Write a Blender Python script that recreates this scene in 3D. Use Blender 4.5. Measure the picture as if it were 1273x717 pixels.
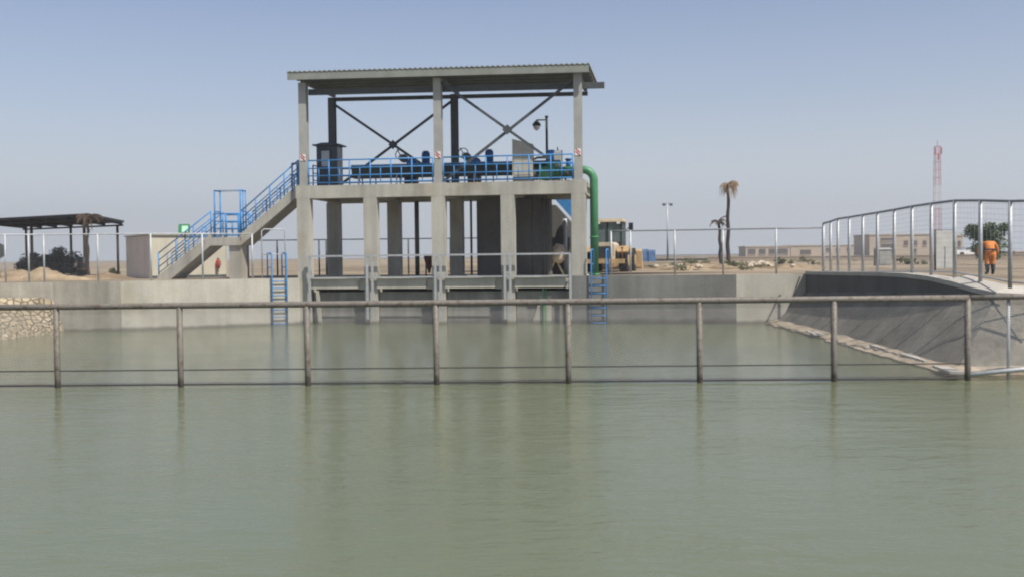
import bpy, bmesh, math, random
from mathutils import Vector, Matrix, noise as mnoise
random.seed(11)
rad = math.radians
for o in list(bpy.data.objects):
    bpy.data.objects.remove(o, do_unlink=True)
S = bpy.context.scene
C = S.collection

# ------------------------------------------------------------------ camera
F, IW, IH = 1300.0, 1273.0, 717.0
EYE = Vector((0, 0, 2.7))
PITCH, ROLL = rad(1.76), rad(-0.62)
RM = Matrix.Rotation(rad(90) - PITCH, 3, 'X') @ Matrix.Rotation(ROLL, 3, 'Z')
cd = bpy.data.cameras.new('camera'); cam = bpy.data.objects.new('camera', cd); C.objects.link(cam)
cam.location = EYE; cam.rotation_euler = RM.to_euler()
cd.sensor_width = 36; cd.lens = 36 * F / IW; cd.clip_end = 6000; cd.clip_start = 0.05
S.camera = cam

# ------------------------------------------------------------------ sky, sun, exposure
SUN_EL, SUN_AZ = rad(56), rad(134)      # azimuth clockwise from +Y
w = bpy.data.worlds.new('World'); S.world = w; w.use_nodes = True
nt = w.node_tree; nt.nodes.clear()
sk = nt.nodes.new('ShaderNodeTexSky'); sk.sky_type = 'NISHITA'; sk.sun_disc = False
sk.sun_elevation = SUN_EL; sk.sun_rotation = SUN_AZ
sk.air_density = 1.0; sk.dust_density = 1.0; sk.ozone_density = 4.0; sk.altitude = 0
bg = nt.nodes.new('ShaderNodeBackground'); bg.inputs[1].default_value = 0.09
wo = nt.nodes.new('ShaderNodeOutputWorld')
# tint of the dusty desert sky, paler and greyer towards the horizon
tm = nt.nodes.new('ShaderNodeMix'); tm.data_type = 'RGBA'; tm.blend_type = 'MULTIPLY'; tm.inputs[0].default_value = 1
tm.inputs[7].default_value = (.89, .755, .735, 1); nt.links.new(sk.outputs[0], tm.inputs[6])
tc = nt.nodes.new('ShaderNodeTexCoord'); sx = nt.nodes.new('ShaderNodeSeparateXYZ'); nt.links.new(tc.outputs['Generated'], sx.inputs[0])
cr = nt.nodes.new('ShaderNodeValToRGB'); nt.links.new(sx.outputs[2], cr.inputs[0])
for i, (p_, v_) in enumerate(((0, .95), (.035, .85), (.14, .30), (.28, 0))):
    e_ = cr.color_ramp.elements[i] if i < 2 else cr.color_ramp.elements.new(p_)
    e_.position = p_; e_.color = (v_, v_, v_, 1)
hm_ = nt.nodes.new('ShaderNodeMix'); hm_.data_type = 'RGBA'; hm_.inputs[7].default_value = (3.80, 4.12, 4.52, 1)
nt.links.new(cr.outputs[0], hm_.inputs[0]); nt.links.new(tm.outputs[2], hm_.inputs[6])
nt.links.new(hm_.outputs[2], bg.inputs[0]); nt.links.new(bg.outputs[0], wo.inputs[0])
sl = bpy.data.lights.new('sun', 'SUN'); sl.energy = 3.2; sl.angle = rad(0.6); sl.color = (1, .965, .885)
so = bpy.data.objects.new('sun', sl); C.objects.link(so)
sdir = Vector((math.sin(SUN_AZ)*math.cos(SUN_EL), math.cos(SUN_AZ)*math.cos(SUN_EL), math.sin(SUN_EL)))
so.rotation_euler = sdir.to_track_quat('Z', 'Y').to_euler(); so.location = (30, -20, 60)
S.view_settings.view_transform = 'Standard'; S.view_settings.look = 'None'
S.view_settings.gamma = 1; S.view_settings.use_curve_mapping = False
S.view_settings.exposure = 0.85
S.cycles.filter_width = 2.1

# ------------------------------------------------------------------ pixel bearings -> real points at a real distance
def ray(px, py): return RM @ Vector(((px - 636.5)/F, -(py - 358.5)/F, -1.0))
def at(px, py, Y):
    d = ray(px, py); return EYE + d*(Y/d.y)
def on_line(px, P, Q, py=335):
    d = ray(px, py); ex, ey = Q[0]-P[0], Q[1]-P[1]
    det = d.x*(-ey) + ex*d.y
    t = (P[0]*(-ey) + ex*P[1])/det
    return Vector((d.x*t, d.y*t))

# ------------------------------------------------------------------ materials
MATS = {}
def mat(name, col, rough=.7, metal=0., var=.25, scale=3., fine=40., bump=0., streak=0., band=None, spec=.3, mid=None, stain=None):
    if name in MATS: return MATS[name]
    m = bpy.data.materials.new(name); MATS[name] = m; m.use_nodes = True
    t = m.node_tree; N = t.nodes; L = t.links
    b = N['Principled BSDF']; b.inputs['Roughness'].default_value = rough; b.inputs['Metallic'].default_value = metal
    b.inputs['Specular IOR Level'].default_value = spec
    geo = N.new('ShaderNodeNewGeometry')
    def noise(sc, det=5, vec=None):
        n = N.new('ShaderNodeTexNoise'); n.inputs['Scale'].default_value = sc; n.inputs['Detail'].default_value = det
        L.new(vec or geo.outputs['Position'], n.inputs['Vector']); return n.outputs['Fac']
    def ramp(f, a, c, lo=.3, hi=.7):
        r = N.new('ShaderNodeMapRange'); r.inputs[1].default_value = lo; r.inputs[2].default_value = hi
        r.inputs[3].default_value = a; r.inputs[4].default_value = c; L.new(f, r.inputs[0]); return r.outputs[0]
    def mul(x, y):
        k = N.new('ShaderNodeMath'); k.operation = 'MULTIPLY'; L.new(x, k.inputs[0]); L.new(y, k.inputs[1]); return k.outputs[0]
    f = mul(ramp(noise(scale), 1-var, 1+var), ramp(noise(fine, 3), 1-var*.5, 1+var*.5))
    if streak:
        mp = N.new('ShaderNodeMapping'); mp.inputs['Scale'].default_value = (3.2, 3.2, .22); L.new(geo.outputs['Position'], mp.inputs[0])
        f = mul(f, ramp(noise(1.0, 6, mp.outputs[0]), 1-streak, 1+streak*.6))
    if band:      # tide mark: a stain at a fixed height above the water
        sx = N.new('ShaderNodeSeparateXYZ'); L.new(geo.outputs['Position'], sx.inputs[0])
        ad = N.new('ShaderNodeMath'); ad.operation = 'MULTIPLY_ADD'; ad.inputs[1].default_value = .22
        L.new(noise(2.2), ad.inputs[0]); L.new(sx.outputs[2], ad.inputs[2])
        f = mul(f, ramp(ad.outputs[0], band[1], 1.0, band[0]*.75, band[0]*1.25))
    mx = N.new('ShaderNodeMix'); mx.data_type = 'RGBA'; mx.blend_type = 'MULTIPLY'; mx.inputs[0].default_value = 1
    if mid or stain:
        m2 = N.new('ShaderNodeMix'); m2.data_type = 'RGBA'
        c2 = mid or stain
        m2.inputs[6].default_value = (*col, 1); m2.inputs[7].default_value = (*c2, 1)
        L.new(ramp(noise(scale*.6, 7), 0, 1, .45 if mid else .55, .62 if mid else .68), m2.inputs[0]); L.new(m2.outputs[2], mx.inputs[6])
    else: mx.inputs[6].default_value = (*col, 1)
    cb = N.new('ShaderNodeCombineColor')
    for i in range(3): L.new(f, cb.inputs[i])
    L.new(cb.outputs[0], mx.inputs[7]); L.new(mx.outputs[2], b.inputs['Base Color'])
    if bump:
        bp = N.new('ShaderNodeBump'); bp.inputs['Strength'].default_value = bump; bp.inputs['Distance'].default_value = .02
        L.new(noise(fine*.5, 6), bp.inputs['Height']); L.new(bp.outputs[0], b.inputs['Normal'])
    return m

M_conc  = mat('pale_concrete', (.43,.405,.34), .85, var=.12, scale=.9, fine=14, bump=.3, streak=.11, band=(.22,.40), stain=(.37,.335,.265))
M_concb = mat('column_concrete', (.40,.38,.325), .85, var=.12, scale=.7, fine=18, bump=.3, streak=.2, stain=(.335,.295,.225))
M_concg = mat('shaded_concrete', (.20,.195,.178), .85, var=.16, scale=.8, fine=14, bump=.3, streak=.12, band=(.3,.55))  # shade of the right basin wall is put into this darker colour
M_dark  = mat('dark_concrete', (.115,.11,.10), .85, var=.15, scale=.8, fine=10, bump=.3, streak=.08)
M_ledge = mat('silted_ledge', (.34,.275,.195), .9, var=.3, scale=1.4, fine=9, bump=.7)
M_galv  = mat('galvanised_steel', (.42,.43,.43), .5, .25, var=.12, scale=6)
M_galvd = mat('dull_galvanised_rail', (.24,.25,.26), .55, .2, var=.12, scale=6)
M_old   = mat('weathered_pipe', (.17,.152,.128), .6, .1, var=.18, scale=14, fine=60, stain=(.115,.085,.06), band=(.28,.5))
M_wire  = mat('fence_wire', (.31,.30,.28), .65, .2, var=.2)
M_dwire = mat('dark_wire', (.06,.055,.05), .7, 0, var=.3, scale=20)
M_wire2 = mat('bright_wire', (.40,.41,.41), .6, .2, var=.1)
M_blue  = mat('blue_paint', (.055,.225,.50), .45, 0, var=.15, scale=5)
M_bluem = mat('motor_blue', (.02,.10,.30), .45, 0, var=.2)
M_steel = mat('dark_steel', (.075,.083,.085), .6, .1, var=.2, scale=3)
M_scol  = mat('grey_steel_column', (.34,.335,.31), .6, 0, var=.12, scale=2)
M_roof  = mat('roof_sheet', (.25,.26,.225), .6, .1, var=.12, scale=2)
M_roofu = mat('roof_underside_steel', (.14,.145,.125), .7, .1, var=.15, scale=2)
M_booth = mat('booth_steel', (.045,.06,.075), .5, 0, var=.2)
M_boothl= mat('booth_side', (.30,.32,.33), .5, 0, var=.15)
M_pane  = mat('window_pane', (.34,.38,.40), .2, 0, var=.1, spec=.6)
M_black = mat('black_paint', (.015,.02,.02), .6, 0, var=.2)
M_trough= mat('rubber_trough', (.018,.028,.026), .7, 0, var=.3, scale=3)
M_beige = mat('beige_panel', (.42,.40,.33), .6, 0, var=.1, scale=2)
M_green = mat('green_pipe_paint', (.07,.23,.11), .4, 0, var=.15, scale=2)
M_cream = mat('shed_panel', (.50,.46,.36), .75, 0, var=.08, scale=1.2, streak=.08)
M_pink  = mat('shed_side_panel', (.58,.51,.44), .75, 0, var=.08, scale=1.2, streak=.08)
M_red   = mat('red_paint', (.45,.03,.02), .5, 0, var=.1)
M_steelg = mat('grey_cabinet', (.26,.26,.24), .7, 0, var=.15)
M_white = mat('white_paint', (.72,.72,.70), .55, 0, var=.06)
M_yel   = mat('loader_yellow', (.45,.31,.15), .5, 0, var=.2, scale=3, stain=(.38,.25,.14))
M_lcream= mat('loader_cream', (.55,.46,.33), .55, 0, var=.15, scale=3)
M_tyre  = mat('tyre_rubber', (.03,.028,.026), .9, 0, var=.3)
M_rust  = mat('rusty_steel', (.20,.085,.05), .85, 0, var=.3, scale=6)
M_sand  = mat('desert_sand', (.27,.215,.15), .95, 0, var=.18, scale=.25, fine=5, bump=.6, mid=(.19,.155,.11), spec=.1)
M_sandl = mat('loose_sand', (.29,.22,.14), .95, 0, var=.35, scale=1.0, fine=9, bump=.8, mid=(.18,.13,.08), spec=.1)
M_path  = mat('path_concrete', (.42,.39,.34), .9, 0, var=.12, scale=.8, fine=9)
M_wall  = mat('far_building_wall', (.42,.345,.26), .9, 0, var=.06, scale=.3)
M_dkwin = mat('far_opening', (.10,.085,.075), .8, 0, var=.2)
M_leaf  = mat('tree_leaf', (.075,.11,.045), .7, 0, var=.5, scale=2.5, fine=9)
M_weed  = mat('dry_weed_leaf', (.11,.12,.055), .8, 0, var=.4, scale=2.5)
M_bush  = mat('dark_bush_leaf', (.028,.036,.026), .8, 0, var=.5, scale=3)
M_bark  = mat('palm_bark', (.05,.038,.03), .95, 0, var=.4, scale=5, bump=.6)
M_frond = mat('dead_frond', (.27,.19,.115), .9, 0, var=.4, scale=4)
M_frondd= mat('dead_frond_dark', (.09,.065,.045), .9, 0, var=.4, scale=4)
M_canopy= mat('canopy_steel', (.035,.038,.04), .8, 0, var=.3, scale=2)
M_orange= mat('orange_coverall', (.60,.20,.045), .8, 0, var=.15, scale=5)
M_boot  = mat('black_boots', (.035,.035,.037), .8, 0, var=.2)
M_skin  = mat('skin', (.25,.14,.09), .6, 0, var=.05)
M_hair  = mat('dark_hair', (.02,.016,.013), .8, 0, var=.2)
M_rock  = mat('pale_rock', (.48,.41,.31), .95, 0, var=.2, scale=4, bump=.6)
M_lens  = mat('glowing_green_glass', (.50,.78,.56), .2, 0, var=.05, spec=.6)  # glow of the lit lamp painted as a bright base colour
M_opal  = mat('opal_glass', (.72,.72,.68), .3, 0, var=.03)

def water_mat():
    m = bpy.data.materials.new('murky_water'); m.use_nodes = True
    t = m.node_tree; N = t.nodes; L = t.links; b = N['Principled BSDF']
    geo = N.new('ShaderNodeNewGeometry')
    def nz(scale3, det, rough=.55):
        mp = N.new('ShaderNodeMapping'); mp.inputs['Scale'].default_value = scale3; L.new(geo.outputs['Position'], mp.inputs[0])
        n = N.new('ShaderNodeTexNoise'); n.inputs['Scale'].default_value = 1; n.inputs['Detail'].default_value = det
        n.inputs['Roughness'].default_value = rough; L.new(mp.outputs[0], n.inputs['Vector']); return n.outputs['Fac']
    mx = N.new('ShaderNodeMix'); mx.data_type = 'RGBA'
    mx.inputs[6].default_value = (.120,.138,.078, 1); mx.inputs[7].default_value = (.142,.153,.095, 1)
    L.new(nz((.10,.05,1), 3), mx.inputs[0]); L.new(mx.outputs[2], b.inputs['Base Color'])
    b.inputs['Roughness'].default_value = .13; b.inputs['IOR'].default_value = 1.33; b.inputs['Specular IOR Level'].default_value = .42
    ad = N.new('ShaderNodeMath'); ad.operation = 'MULTIPLY_ADD'; ad.inputs[1].default_value = .35
    a = nz((1.0,2.2,1), 2); c = nz((4.5,10,1), 3, .6)
    L.new(c, ad.inputs[0]); L.new(a, ad.inputs[2])
    bp = N.new('ShaderNodeBump'); bp.inputs['Distance'].default_value = .038
    ws = N.new('ShaderNodeMapRange'); ws.inputs[1].default_value = .35; ws.inputs[2].default_value = .65; ws.inputs[3].default_value = .45; ws.inputs[4].default_value = 1.0
    L.new(nz((.22,.30,1), 3), ws.inputs[0]); L.new(ws.outputs[0], bp.inputs['Strength'])
    L.new(ad.outputs[0], bp.inputs['Height']); L.new(bp.outputs[0], b.inputs['Normal'])
    return m
M_water = water_mat()

def stone_mat():
    m = bpy.data.materials.new('stone_pitching'); m.use_nodes = True
    t = m.node_tree; N = t.nodes; L = t.links; b = N['Principled BSDF']; b.inputs['Roughness'].default_value = .95
    geo = N.new('ShaderNodeNewGeometry')
    v = N.new('ShaderNodeTexVoronoi'); v.inputs['Scale'].default_value = 4.2; L.new(geo.outputs['Position'], v.inputs['Vector'])
    e = N.new('ShaderNodeTexVoronoi'); e.feature = 'DISTANCE_TO_EDGE'; e.inputs['Scale'].default_value = 4.2; L.new(geo.outputs['Position'], e.inputs['Vector'])
    r = N.new('ShaderNodeValToRGB'); L.new(v.outputs['Color'], r.inputs[0])
    r.color_ramp.elements[0].color = (.25,.20,.13,1); r.color_ramp.elements[1].color = (.42,.35,.24,1)
    q = N.new('ShaderNodeMapRange'); q.inputs[1].default_value = 0; q.inputs[2].default_value = .10; q.inputs[3].default_value = 0; q.inputs[4].default_value = 1
    L.new(e.outputs['Distance'], q.inputs[0])
    mx = N.new('ShaderNodeMix'); mx.data_type = 'RGBA'; mx.inputs[6].default_value = (.335,.28,.195,1)
    nn = N.new('ShaderNodeTexNoise'); nn.inputs['Scale'].default_value = 3.5; nn.inputs['Detail'].default_value = 6; L.new(geo.outputs['Position'], nn.inputs['Vector'])
    nr = N.new('ShaderNodeMapRange'); nr.inputs[1].default_value = .40; nr.inputs[2].default_value = .58; L.new(nn.outputs['Fac'], nr.inputs[0])
    mm = N.new('ShaderNodeMath'); mm.operation = 'MAXIMUM'; L.new(q.outputs[0], mm.inputs[0]); L.new(nr.outputs[0], mm.inputs[1])
    L.new(mm.outputs[0], mx.inputs[0]); L.new(r.outputs[0], mx.inputs[7]); L.new(mx.outputs[2], b.inputs['Base Color'])
    bp = N.new('ShaderNodeBump'); bp.inputs['Distance'].default_value = .12; bp.inputs['Strength'].default_value = .9
    L.new(q.outputs[0], bp.inputs['Height']); L.new(bp.outputs[0], b.inputs['Normal'])
    return m
M_stone = stone_mat()

# ------------------------------------------------------------------ mesh builder
class MB:
    def __init__(s): s.bm = bmesh.new(); s.mi = 0
    def face(s, vs, smooth=False):
        try:
            f = s.bm.faces.new(vs); f.material_index = s.mi; f.smooth = smooth; return f
        except ValueError: return None
    def box(s, c, d, rz=0, rx=0, ry=0, taper=1.):
        R = Matrix.Rotation(rz, 3, 'Z') @ Matrix.Rotation(ry, 3, 'Y') @ Matrix.Rotation(rx, 3, 'X')
        v = []
        for z in (-.5, .5):
            k = taper if z > 0 else 1
            for x, y in ((-.5,-.5), (.5,-.5), (.5,.5), (-.5,.5)):
                v.append(s.bm.verts.new(Vector(c) + R @ Vector((x*d[0]*k, y*d[1]*k, z*d[2]))))
        for q in ((3,2,1,0), (4,5,6,7), (0,1,5,4), (1,2,6,5), (2,3,7,6), (3,0,4,7)): s.face([v[i] for i in q])
        return s
    def span(s, a, b, rz=0):      # box from corner a to corner b
        a, b = Vector(a), Vector(b); return s.box((a+b)/2, [abs(x) for x in (b-a)], rz)
    def tube(s, pts, r, n=6, cap=True, smooth=True):
        pts = [Vector(p) for p in pts]; rs = r if isinstance(r, (list, tuple)) else [r]*len(pts)
        tg = []
        for i in range(len(pts)):
            a = pts[max(0, i-1)]; b = pts[min(len(pts)-1, i+1)]; tg.append((b-a).normalized())
        up = Vector((0,0,1)) if abs(tg[0].z) < .9 else Vector((0,1,0))
        x = tg[0].cross(up).normalized(); rings = []
        for i, p in enumerate(pts):
            x = (x - tg[i]*x.dot(tg[i])).normalized(); y = tg[i].cross(x)
            rings.append([s.bm.verts.new(p + (x*math.cos(2*math.pi*(k+.5)/n) + y*math.sin(2*math.pi*(k+.5)/n))*rs[i]) for k in range(n)])
        for a, b in zip(rings, rings[1:]):
            for k in range(n): s.face([a[k], a[(k+1) % n], b[(k+1) % n], b[k]], smooth and n > 4)
        if cap: s.face(rings[0][::-1]); s.face(rings[-1])
        return s
    def bar(s, a, b, wd, ht):     # rectangular bar
        a, b = Vector(a), Vector(b); d = b-a; t = d.normalized()
        up = Vector((0,0,1)) if abs(t.z) < .95 else Vector((0,1,0))
        x = t.cross(up).normalized(); y = x.cross(t)
        r = []
        for p in (a, b): r.append([s.bm.verts.new(p + x*i*wd/2 + y*j*ht/2) for i, j in ((-1,-1), (1,-1), (1,1), (-1,1))])
        for k in range(4): s.face([r[0][k], r[0][(k+1) % 4], r[1][(k+1) % 4], r[1][k]])
        s.face(r[0][::-1]); s.face(r[1]); return s
    def cyl(s, c, r, h, axis='Z', n=14, r2=None):
        ax = {'X': Vector((1,0,0)), 'Y': Vector((0,1,0)), 'Z': Vector((0,0,1))}[axis]
        return s.tube([Vector(c)-ax*h/2, Vector(c)+ax*h/2], [r, r if r2 is None else r2], n)
    def prism(s, poly, ax, a, b): # poly of 2-tuples extruded along axis index ax
        def mk(p, q):
            l = list(p); l.insert(ax, q); return s.bm.verts.new(l)
        A = [mk(p, a) for p in poly]; B = [mk(p, b) for p in poly]; n = len(poly)
        s.face(A[::-1]); s.face(B)
        for i in range(n): s.face([A[i], A[(i+1) % n], B[(i+1) % n], B[i]])
        return s
    def loft(s, rows, closed=False, smooth=False):
        R = [[s.bm.verts.new(p) for p in row] for row in rows]
        for a, b in zip(R, R[1:]):
            n = len(a)
            for k in range(n if closed else n-1): s.face([a[k], a[(k+1) % n], b[(k+1) % n], b[k]], smooth)
        return R
    def build(s, name, m, parent=None, fix=True):
        if fix: bmesh.ops.recalc_face_normals(s.bm, faces=s.bm.faces)
        me = bpy.data.meshes.new(name); s.bm.to_mesh(me); s.bm.free()
        for q in (m if isinstance(m, (list, tuple)) else [m]): me.materials.append(q)
        o = bpy.data.objects.new(name, me); C.objects.link(o)
        if parent: o.parent = parent
        return o
def tag(o, label=None, cat=None, group=None, kind=None):
    for k, v in (('label', label), ('category', cat), ('group', group), ('kind', kind)):
        if v: o[k] = v
    return o
def thing(name, label, cat, loc=(0,0,0), rz=0, group=None):
    o = bpy.data.objects.new(name, None); C.objects.link(o); o.empty_display_size = .2
    o.location = loc; o.rotation_euler = (0, 0, rz); return tag(o, label, cat, group)
def copy_tree(o, parent=None):
    c = o.copy(); C.objects.link(c)
    if parent: c.parent = parent
    for ch in [x for x in bpy.data.objects if x.parent == o]: copy_tree(ch, c)
    return c
def clink(mb, P, ux, w_, h, pitch, r, horiz=False, z0=None, z1=None):
    """wire mesh in the vertical rectangle from P along unit ux; z0,z1: floor height at both ends"""
    P = Vector(P); ux = Vector(ux); uz = Vector((0,0,1))
    pt = lambda a, b: P + ux*a + uz*b
    if horiz:
        k = pitch
        while k < h: mb.tube([pt(0,k), pt(w_,k)], r, 3, False, False); k += pitch
        k = pitch
        while k < w_: mb.tube([pt(k,0), pt(k,h)], r*.8, 3, False, False); k += pitch*1.6
        return
    k = -h
    while k < w_:
        for sgn in (0, 1):
            a0, a1 = max(0, k), min(w_, k+h)
            if a1-a0 > .01:
                b0, b1 = a0-k, a1-k
                if sgn: b0, b1 = h-b0, h-b1
                mb.tube([pt(a0,b0), pt(a1,b1)], r, 3, False, False)
        k += pitch

# ------------------------------------------------------------------ setting: plan of the basin
ZG = 1.88                                               # yard level above the water
WL  = [(-21.5,2), (-20.9,20), (-20.3,34), (-19.3,39.4), (-17.65,40.2), (-15.0,40.1), (-8.75,43.1)]
BLD0 = Vector((-8.57, 43.2)); BLD1 = Vector((2.66, 41.5)); BANG = math.atan2(BLD1.y-BLD0.y, BLD1.x-BLD0.x); BLEN = (BLD1-BLD0).length
WR  = [(2.33,41.50), (8.63,40.2), (11.35,40.2)]
ptop = [(11.3,40.2,1.98), (11.3,36,2.02), (11.3,32,2.07), (11.3,30,2.07), (11.3,28.3,2.02), (11.3,26.8,1.92), (11.3,25.6,1.80), (11.5,24.8,1.70), (12.3,24.4,1.66), (14,24.8,1.66), (21,27,1.7)]
pbot = [(11.3,40.2,1.2), (11.3,36,1.35), (11.3,32,1.49), (11.3,30,1.55), (11.3,28.3,1.60), (11.3,26.8,1.64), (11.3,25.6,1.66), (11.5,24.8,1.62), (12.3,24.4,1.60), (14,24.8,1.60), (21,27,1.6)]
toe  = [(10.05,40.1,0), (10.05,36,0), (10.0,32,0), (9.95,30,0), (9.9,28.3,0), (9.85,26.5,0), (9.75,24.5,0), (9.75,23.0,0), (10.6,22.7,0), (13.6,22.9,0), (21,25,0)]
def rb(u, v):   # building plan -> world
    c, s = math.cos(BANG), math.sin(BANG); return (BLD0.x + c*u - s*v, BLD0.y + s*u + c*v)
rim = [(p[0], p[1], 1.2 if p[1] < 5 else ZG-.02) for p in WL] + [(*rb(-.2, 5.2), ZG-.02), (*rb(BLEN+.35, 5.2), ZG-.02)] + [(p[0], p[1], ZG-.02) for p in WR[:2]] \
    + [(x+.35, y+.1, z-.06) for x, y, z in ptop] + [(25,20,1.6), (25,2,1.2), (0,1.2,1.2)]
g = MB(); rows = []
ctr = Vector((0, 20))
for k, R_ in enumerate((0, 4, 10, 22, 50, 110, 240, 520, 1200, 3200)):
    row = []
    for (x, y, z) in rim:
        d = (Vector((x, y)) - ctr).normalized(); p = Vector((x, y)) + d*R_
        zz = z if R_ == 0 else ZG + (.10*mnoise.noise((p.x*.08, p.y*.08, 0)) if R_ > 5 else 0)
        row.append((p.x, p.y, zz))
    rows.append(row)
g.loft(rows, closed=True, smooth=True)
tag(g.build('ground', M_sand), kind='structure')
wt = MB(); wt.loft([[(-24,0,0), (27,0,0)], [(-24,50,0), (27,50,0)]])
tag(wt.build('water', M_water), kind='structure')

# haze: see end of the structure section
def mound(name, x0, x1, y0, y1, h, m, seed, n=46, ridge=2.0):
    b = MB(); rows = []
    for j in range(n//2+1):
        row = []
        for i in range(n+1):
            u, v = i/n, j/(n//2); x = x0+(x1-x0)*u; y = y0+(y1-y0)*v
            e = max(0, math.sin(math.pi*u))**.5*max(0, math.sin(math.pi*v))**.7
            q = .55 + .6*mnoise.fractal((x*.5+seed, y*.5, seed), 1, 2, 4) + .25*mnoise.noise((x*ridge, y*ridge, seed))
            row.append((x, y, ZG-.25 + e*(h+.22)*max(.15, q+.25)))
        rows.append(row)
    b.loft(rows, smooth=True); return tag(b.build(name, m), kind='structure')
mound('sand_mound', -27, -16.2, 42.5, 49, .50, M_sandl, 3.1)
mound('sand_mound', 5.5, 18, 52, 66, .32, M_sandl, 7.7)
mound('sand_mound', 14, 32, 70, 84, .22, M_sand, 1.9)
mound('sand_mound', -8, 10, 85, 100, .3, M_sand, 5.9)
mound('sand_mound', -14, 1, 60, 74, .35, M_sand, 9.4)

# ------------------------------------------------------------------ retaining walls and banks
def wall_mesh(poly, z0, z1, th, m, name, parent=None, side=1):
    b = MB(); rows = []
    n = len(poly); off = []
    for i in range(n):
        a = Vector(poly[max(0, i-1)]); c = Vector(poly[min(n-1, i+1)]); d = (c-a).normalized(); nn = Vector((-d.y, d.x))*side
        off.append(Vector(poly[i]) + nn*th)
    for i in range(n):
        p = poly[i]; q = off[i]
        rows.append([(p[0],p[1],z0), (p[0],p[1],z1), (q.x,q.y,z1), (q.x,q.y,z0)])
    R = b.loft(rows, closed=True); b.face(R[0]); b.face(R[-1])
    return b.build(name, m, parent)
M_conclft = mat('dull_concrete', (.34,.315,.26), .85, var=.14, scale=.8, fine=14, bump=.3, streak=.2, band=(.2,.5))
t = thing('retaining_wall', 'pale concrete basin wall running left from the gate building under the shed and stairs', 'wall', (-15, 40.1, 0))
def child(o, p):   # keep world placement of a mesh written in world coordinates
    o.parent = p; o.matrix_parent_inverse = Matrix.LocRotScale(p.location, p.rotation_euler, None).inverted(); return o
child(wall_mesh(WL[5:], -1, ZG+.02, .35, M_conc, 'wall_face'), t)
child(wall_mesh(WL[:6], -1, ZG+.02, .35, M_conclft, 'wall_face'), t)
t = thing('retaining_wall', 'grey shaded concrete basin wall right of the gate building with a pale end panel', 'wall', (8.63, 40.2, 0))
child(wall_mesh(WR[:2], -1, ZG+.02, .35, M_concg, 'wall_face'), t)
child(wall_mesh(WR[1:], -1, ZG+.02, .35, M_conc, 'end_panel'), t)
b = MB(); pA = at(975, 401, 40.12); pB = at(995, 345, 40.12)
b.bar((pA.x, 40.19, .05), (pB.x, 40.19, 1.8), .05, .05); child(b.build('sloping_joint', M_dark), t)

# stone pitching on the left bank
def bank(top, toe_, n, m, name, amp, seed, label, cat):
    b = MB(); rows = []
    def res(pl, k):   # resample
        pl = [Vector(p) for p in pl]; L = [0]
        for a, c in zip(pl, pl[1:]): L.append(L[-1]+(c-a).length)
        out = []
        for i in range(k+1):
            s_ = L[-1]*i/k; j = 0
            while j < len(pl)-2 and L[j+1] < s_: j += 1
            f = (s_-L[j])/max(1e-6, L[j+1]-L[j]); out.append(pl[j].lerp(pl[j+1], f))
        return out
    T, B = res(top, n), res(toe_, n)
    m_ = max(6, int((T[0]-B[0]).length*6))
    for i in range(n+1):
        row = []
        for j in range(m_+3):
            f = (j-2)/m_; p = B[i].lerp(T[i], f)
            if 0 < j < m_+2 and amp:
                p = p + Vector((0,0,1))*amp*(mnoise.noise(p*2.6+Vector((seed,0,0)))+.5*mnoise.noise(p*6))
            row.append(p)
        rows.append(row)
    b.loft(rows, smooth=amp < .03); return tag(b.build(name, m), label, cat)
bank([(-17.68,40.22,1.3), (-19.25,39.3,1.35), (-20.25,34,1.35), (-20.85,20,1.35), (-21.45,2,1.2)],
     [(-17.2,40.1,0), (-17.75,36.8,0), (-18.3,31,0), (-18.8,15,0), (-19.3,2,0)], 150, M_stone, 'stone_revetment', .06, 3,
     'sloping bank of tan stone pitching below the wall at the left edge', 'stone bank')

# right bank: dark slope, silted ledge, parapet with coping
t = thing('concrete_embankment', 'dark grey sloped concrete bank on the right with a silted ledge at the waterline', 'embankment', (10, 32, 0))
def dens(pl, k=4):
    out = []
    for a, c in zip(pl, pl[1:]):
        for i in range(k): out.append(Vector(a).lerp(Vector(c), i/k))
    out.append(Vector(pl[-1])); return out
T, B_ = dens(pbot), dens(toe)
M_slope = mat('tarred_slope', (.15,.134,.104), .85, var=.35, scale=.9, fine=6, bump=.6, stain=(.19,.17,.135))
b = MB(); b.loft([[Bp + (Bp-Tp)*.5, Bp, Bp.lerp(Tp, .33), Bp.lerp(Tp, .66), Tp] for Tp, Bp in zip(T, B_)], smooth=False)
child(b.build('slope_face', M_slope), t)
b = MB(); rows = []
for i, (Tp, Bp) in enumerate(zip(dens(pbot, 14), dens(toe, 14))):
    d = (Tp-Bp); d.z = 0; d.normalize()
    nz = mnoise.noise((Bp.x*.9, Bp.y*.9, 2)); n2 = mnoise.noise((Bp.x*2.6, Bp.y*2.6, 7))
    o_ = max(.06, .34 + .22*nz + .16*n2)
    zt = .07 + .05*n2
    rows.append([Bp - d*o_ + Vector((0,0,-.3)), Bp - d*o_ + Vector((0,0,zt*.6)), Bp - d*o_*.4 + Vector((0,0,zt+.03)), Bp + d*.12 + Vector((0,0,.17+.06*nz))])
b.loft(rows); child(b.build('silted_ledge', M_ledge), t)
for (px, py, L_, a) in ((1012,414,1.0,.9), (1098,433,1.2,1.1), (1140,445,1.5,1.05), (1178,460,1.0,.95)):
    d = ray(px, py); k = (.12-2.7)/d.z; p = EYE + d*k
    s_ = MB(); s_.box((0,0,0), (L_, .34, .05), ry=.02)
    o = s_.build('broken_slab', M_path); o.location = (p.x+.03, p.y, .13); o.rotation_euler = (0.05, -.05, math.pi/2 + (a-1)*.5)
    tag(o, 'broken flat concrete slab lying on the silted ledge at the waterline', 'slab', 'broken slabs along the waterline')

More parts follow.
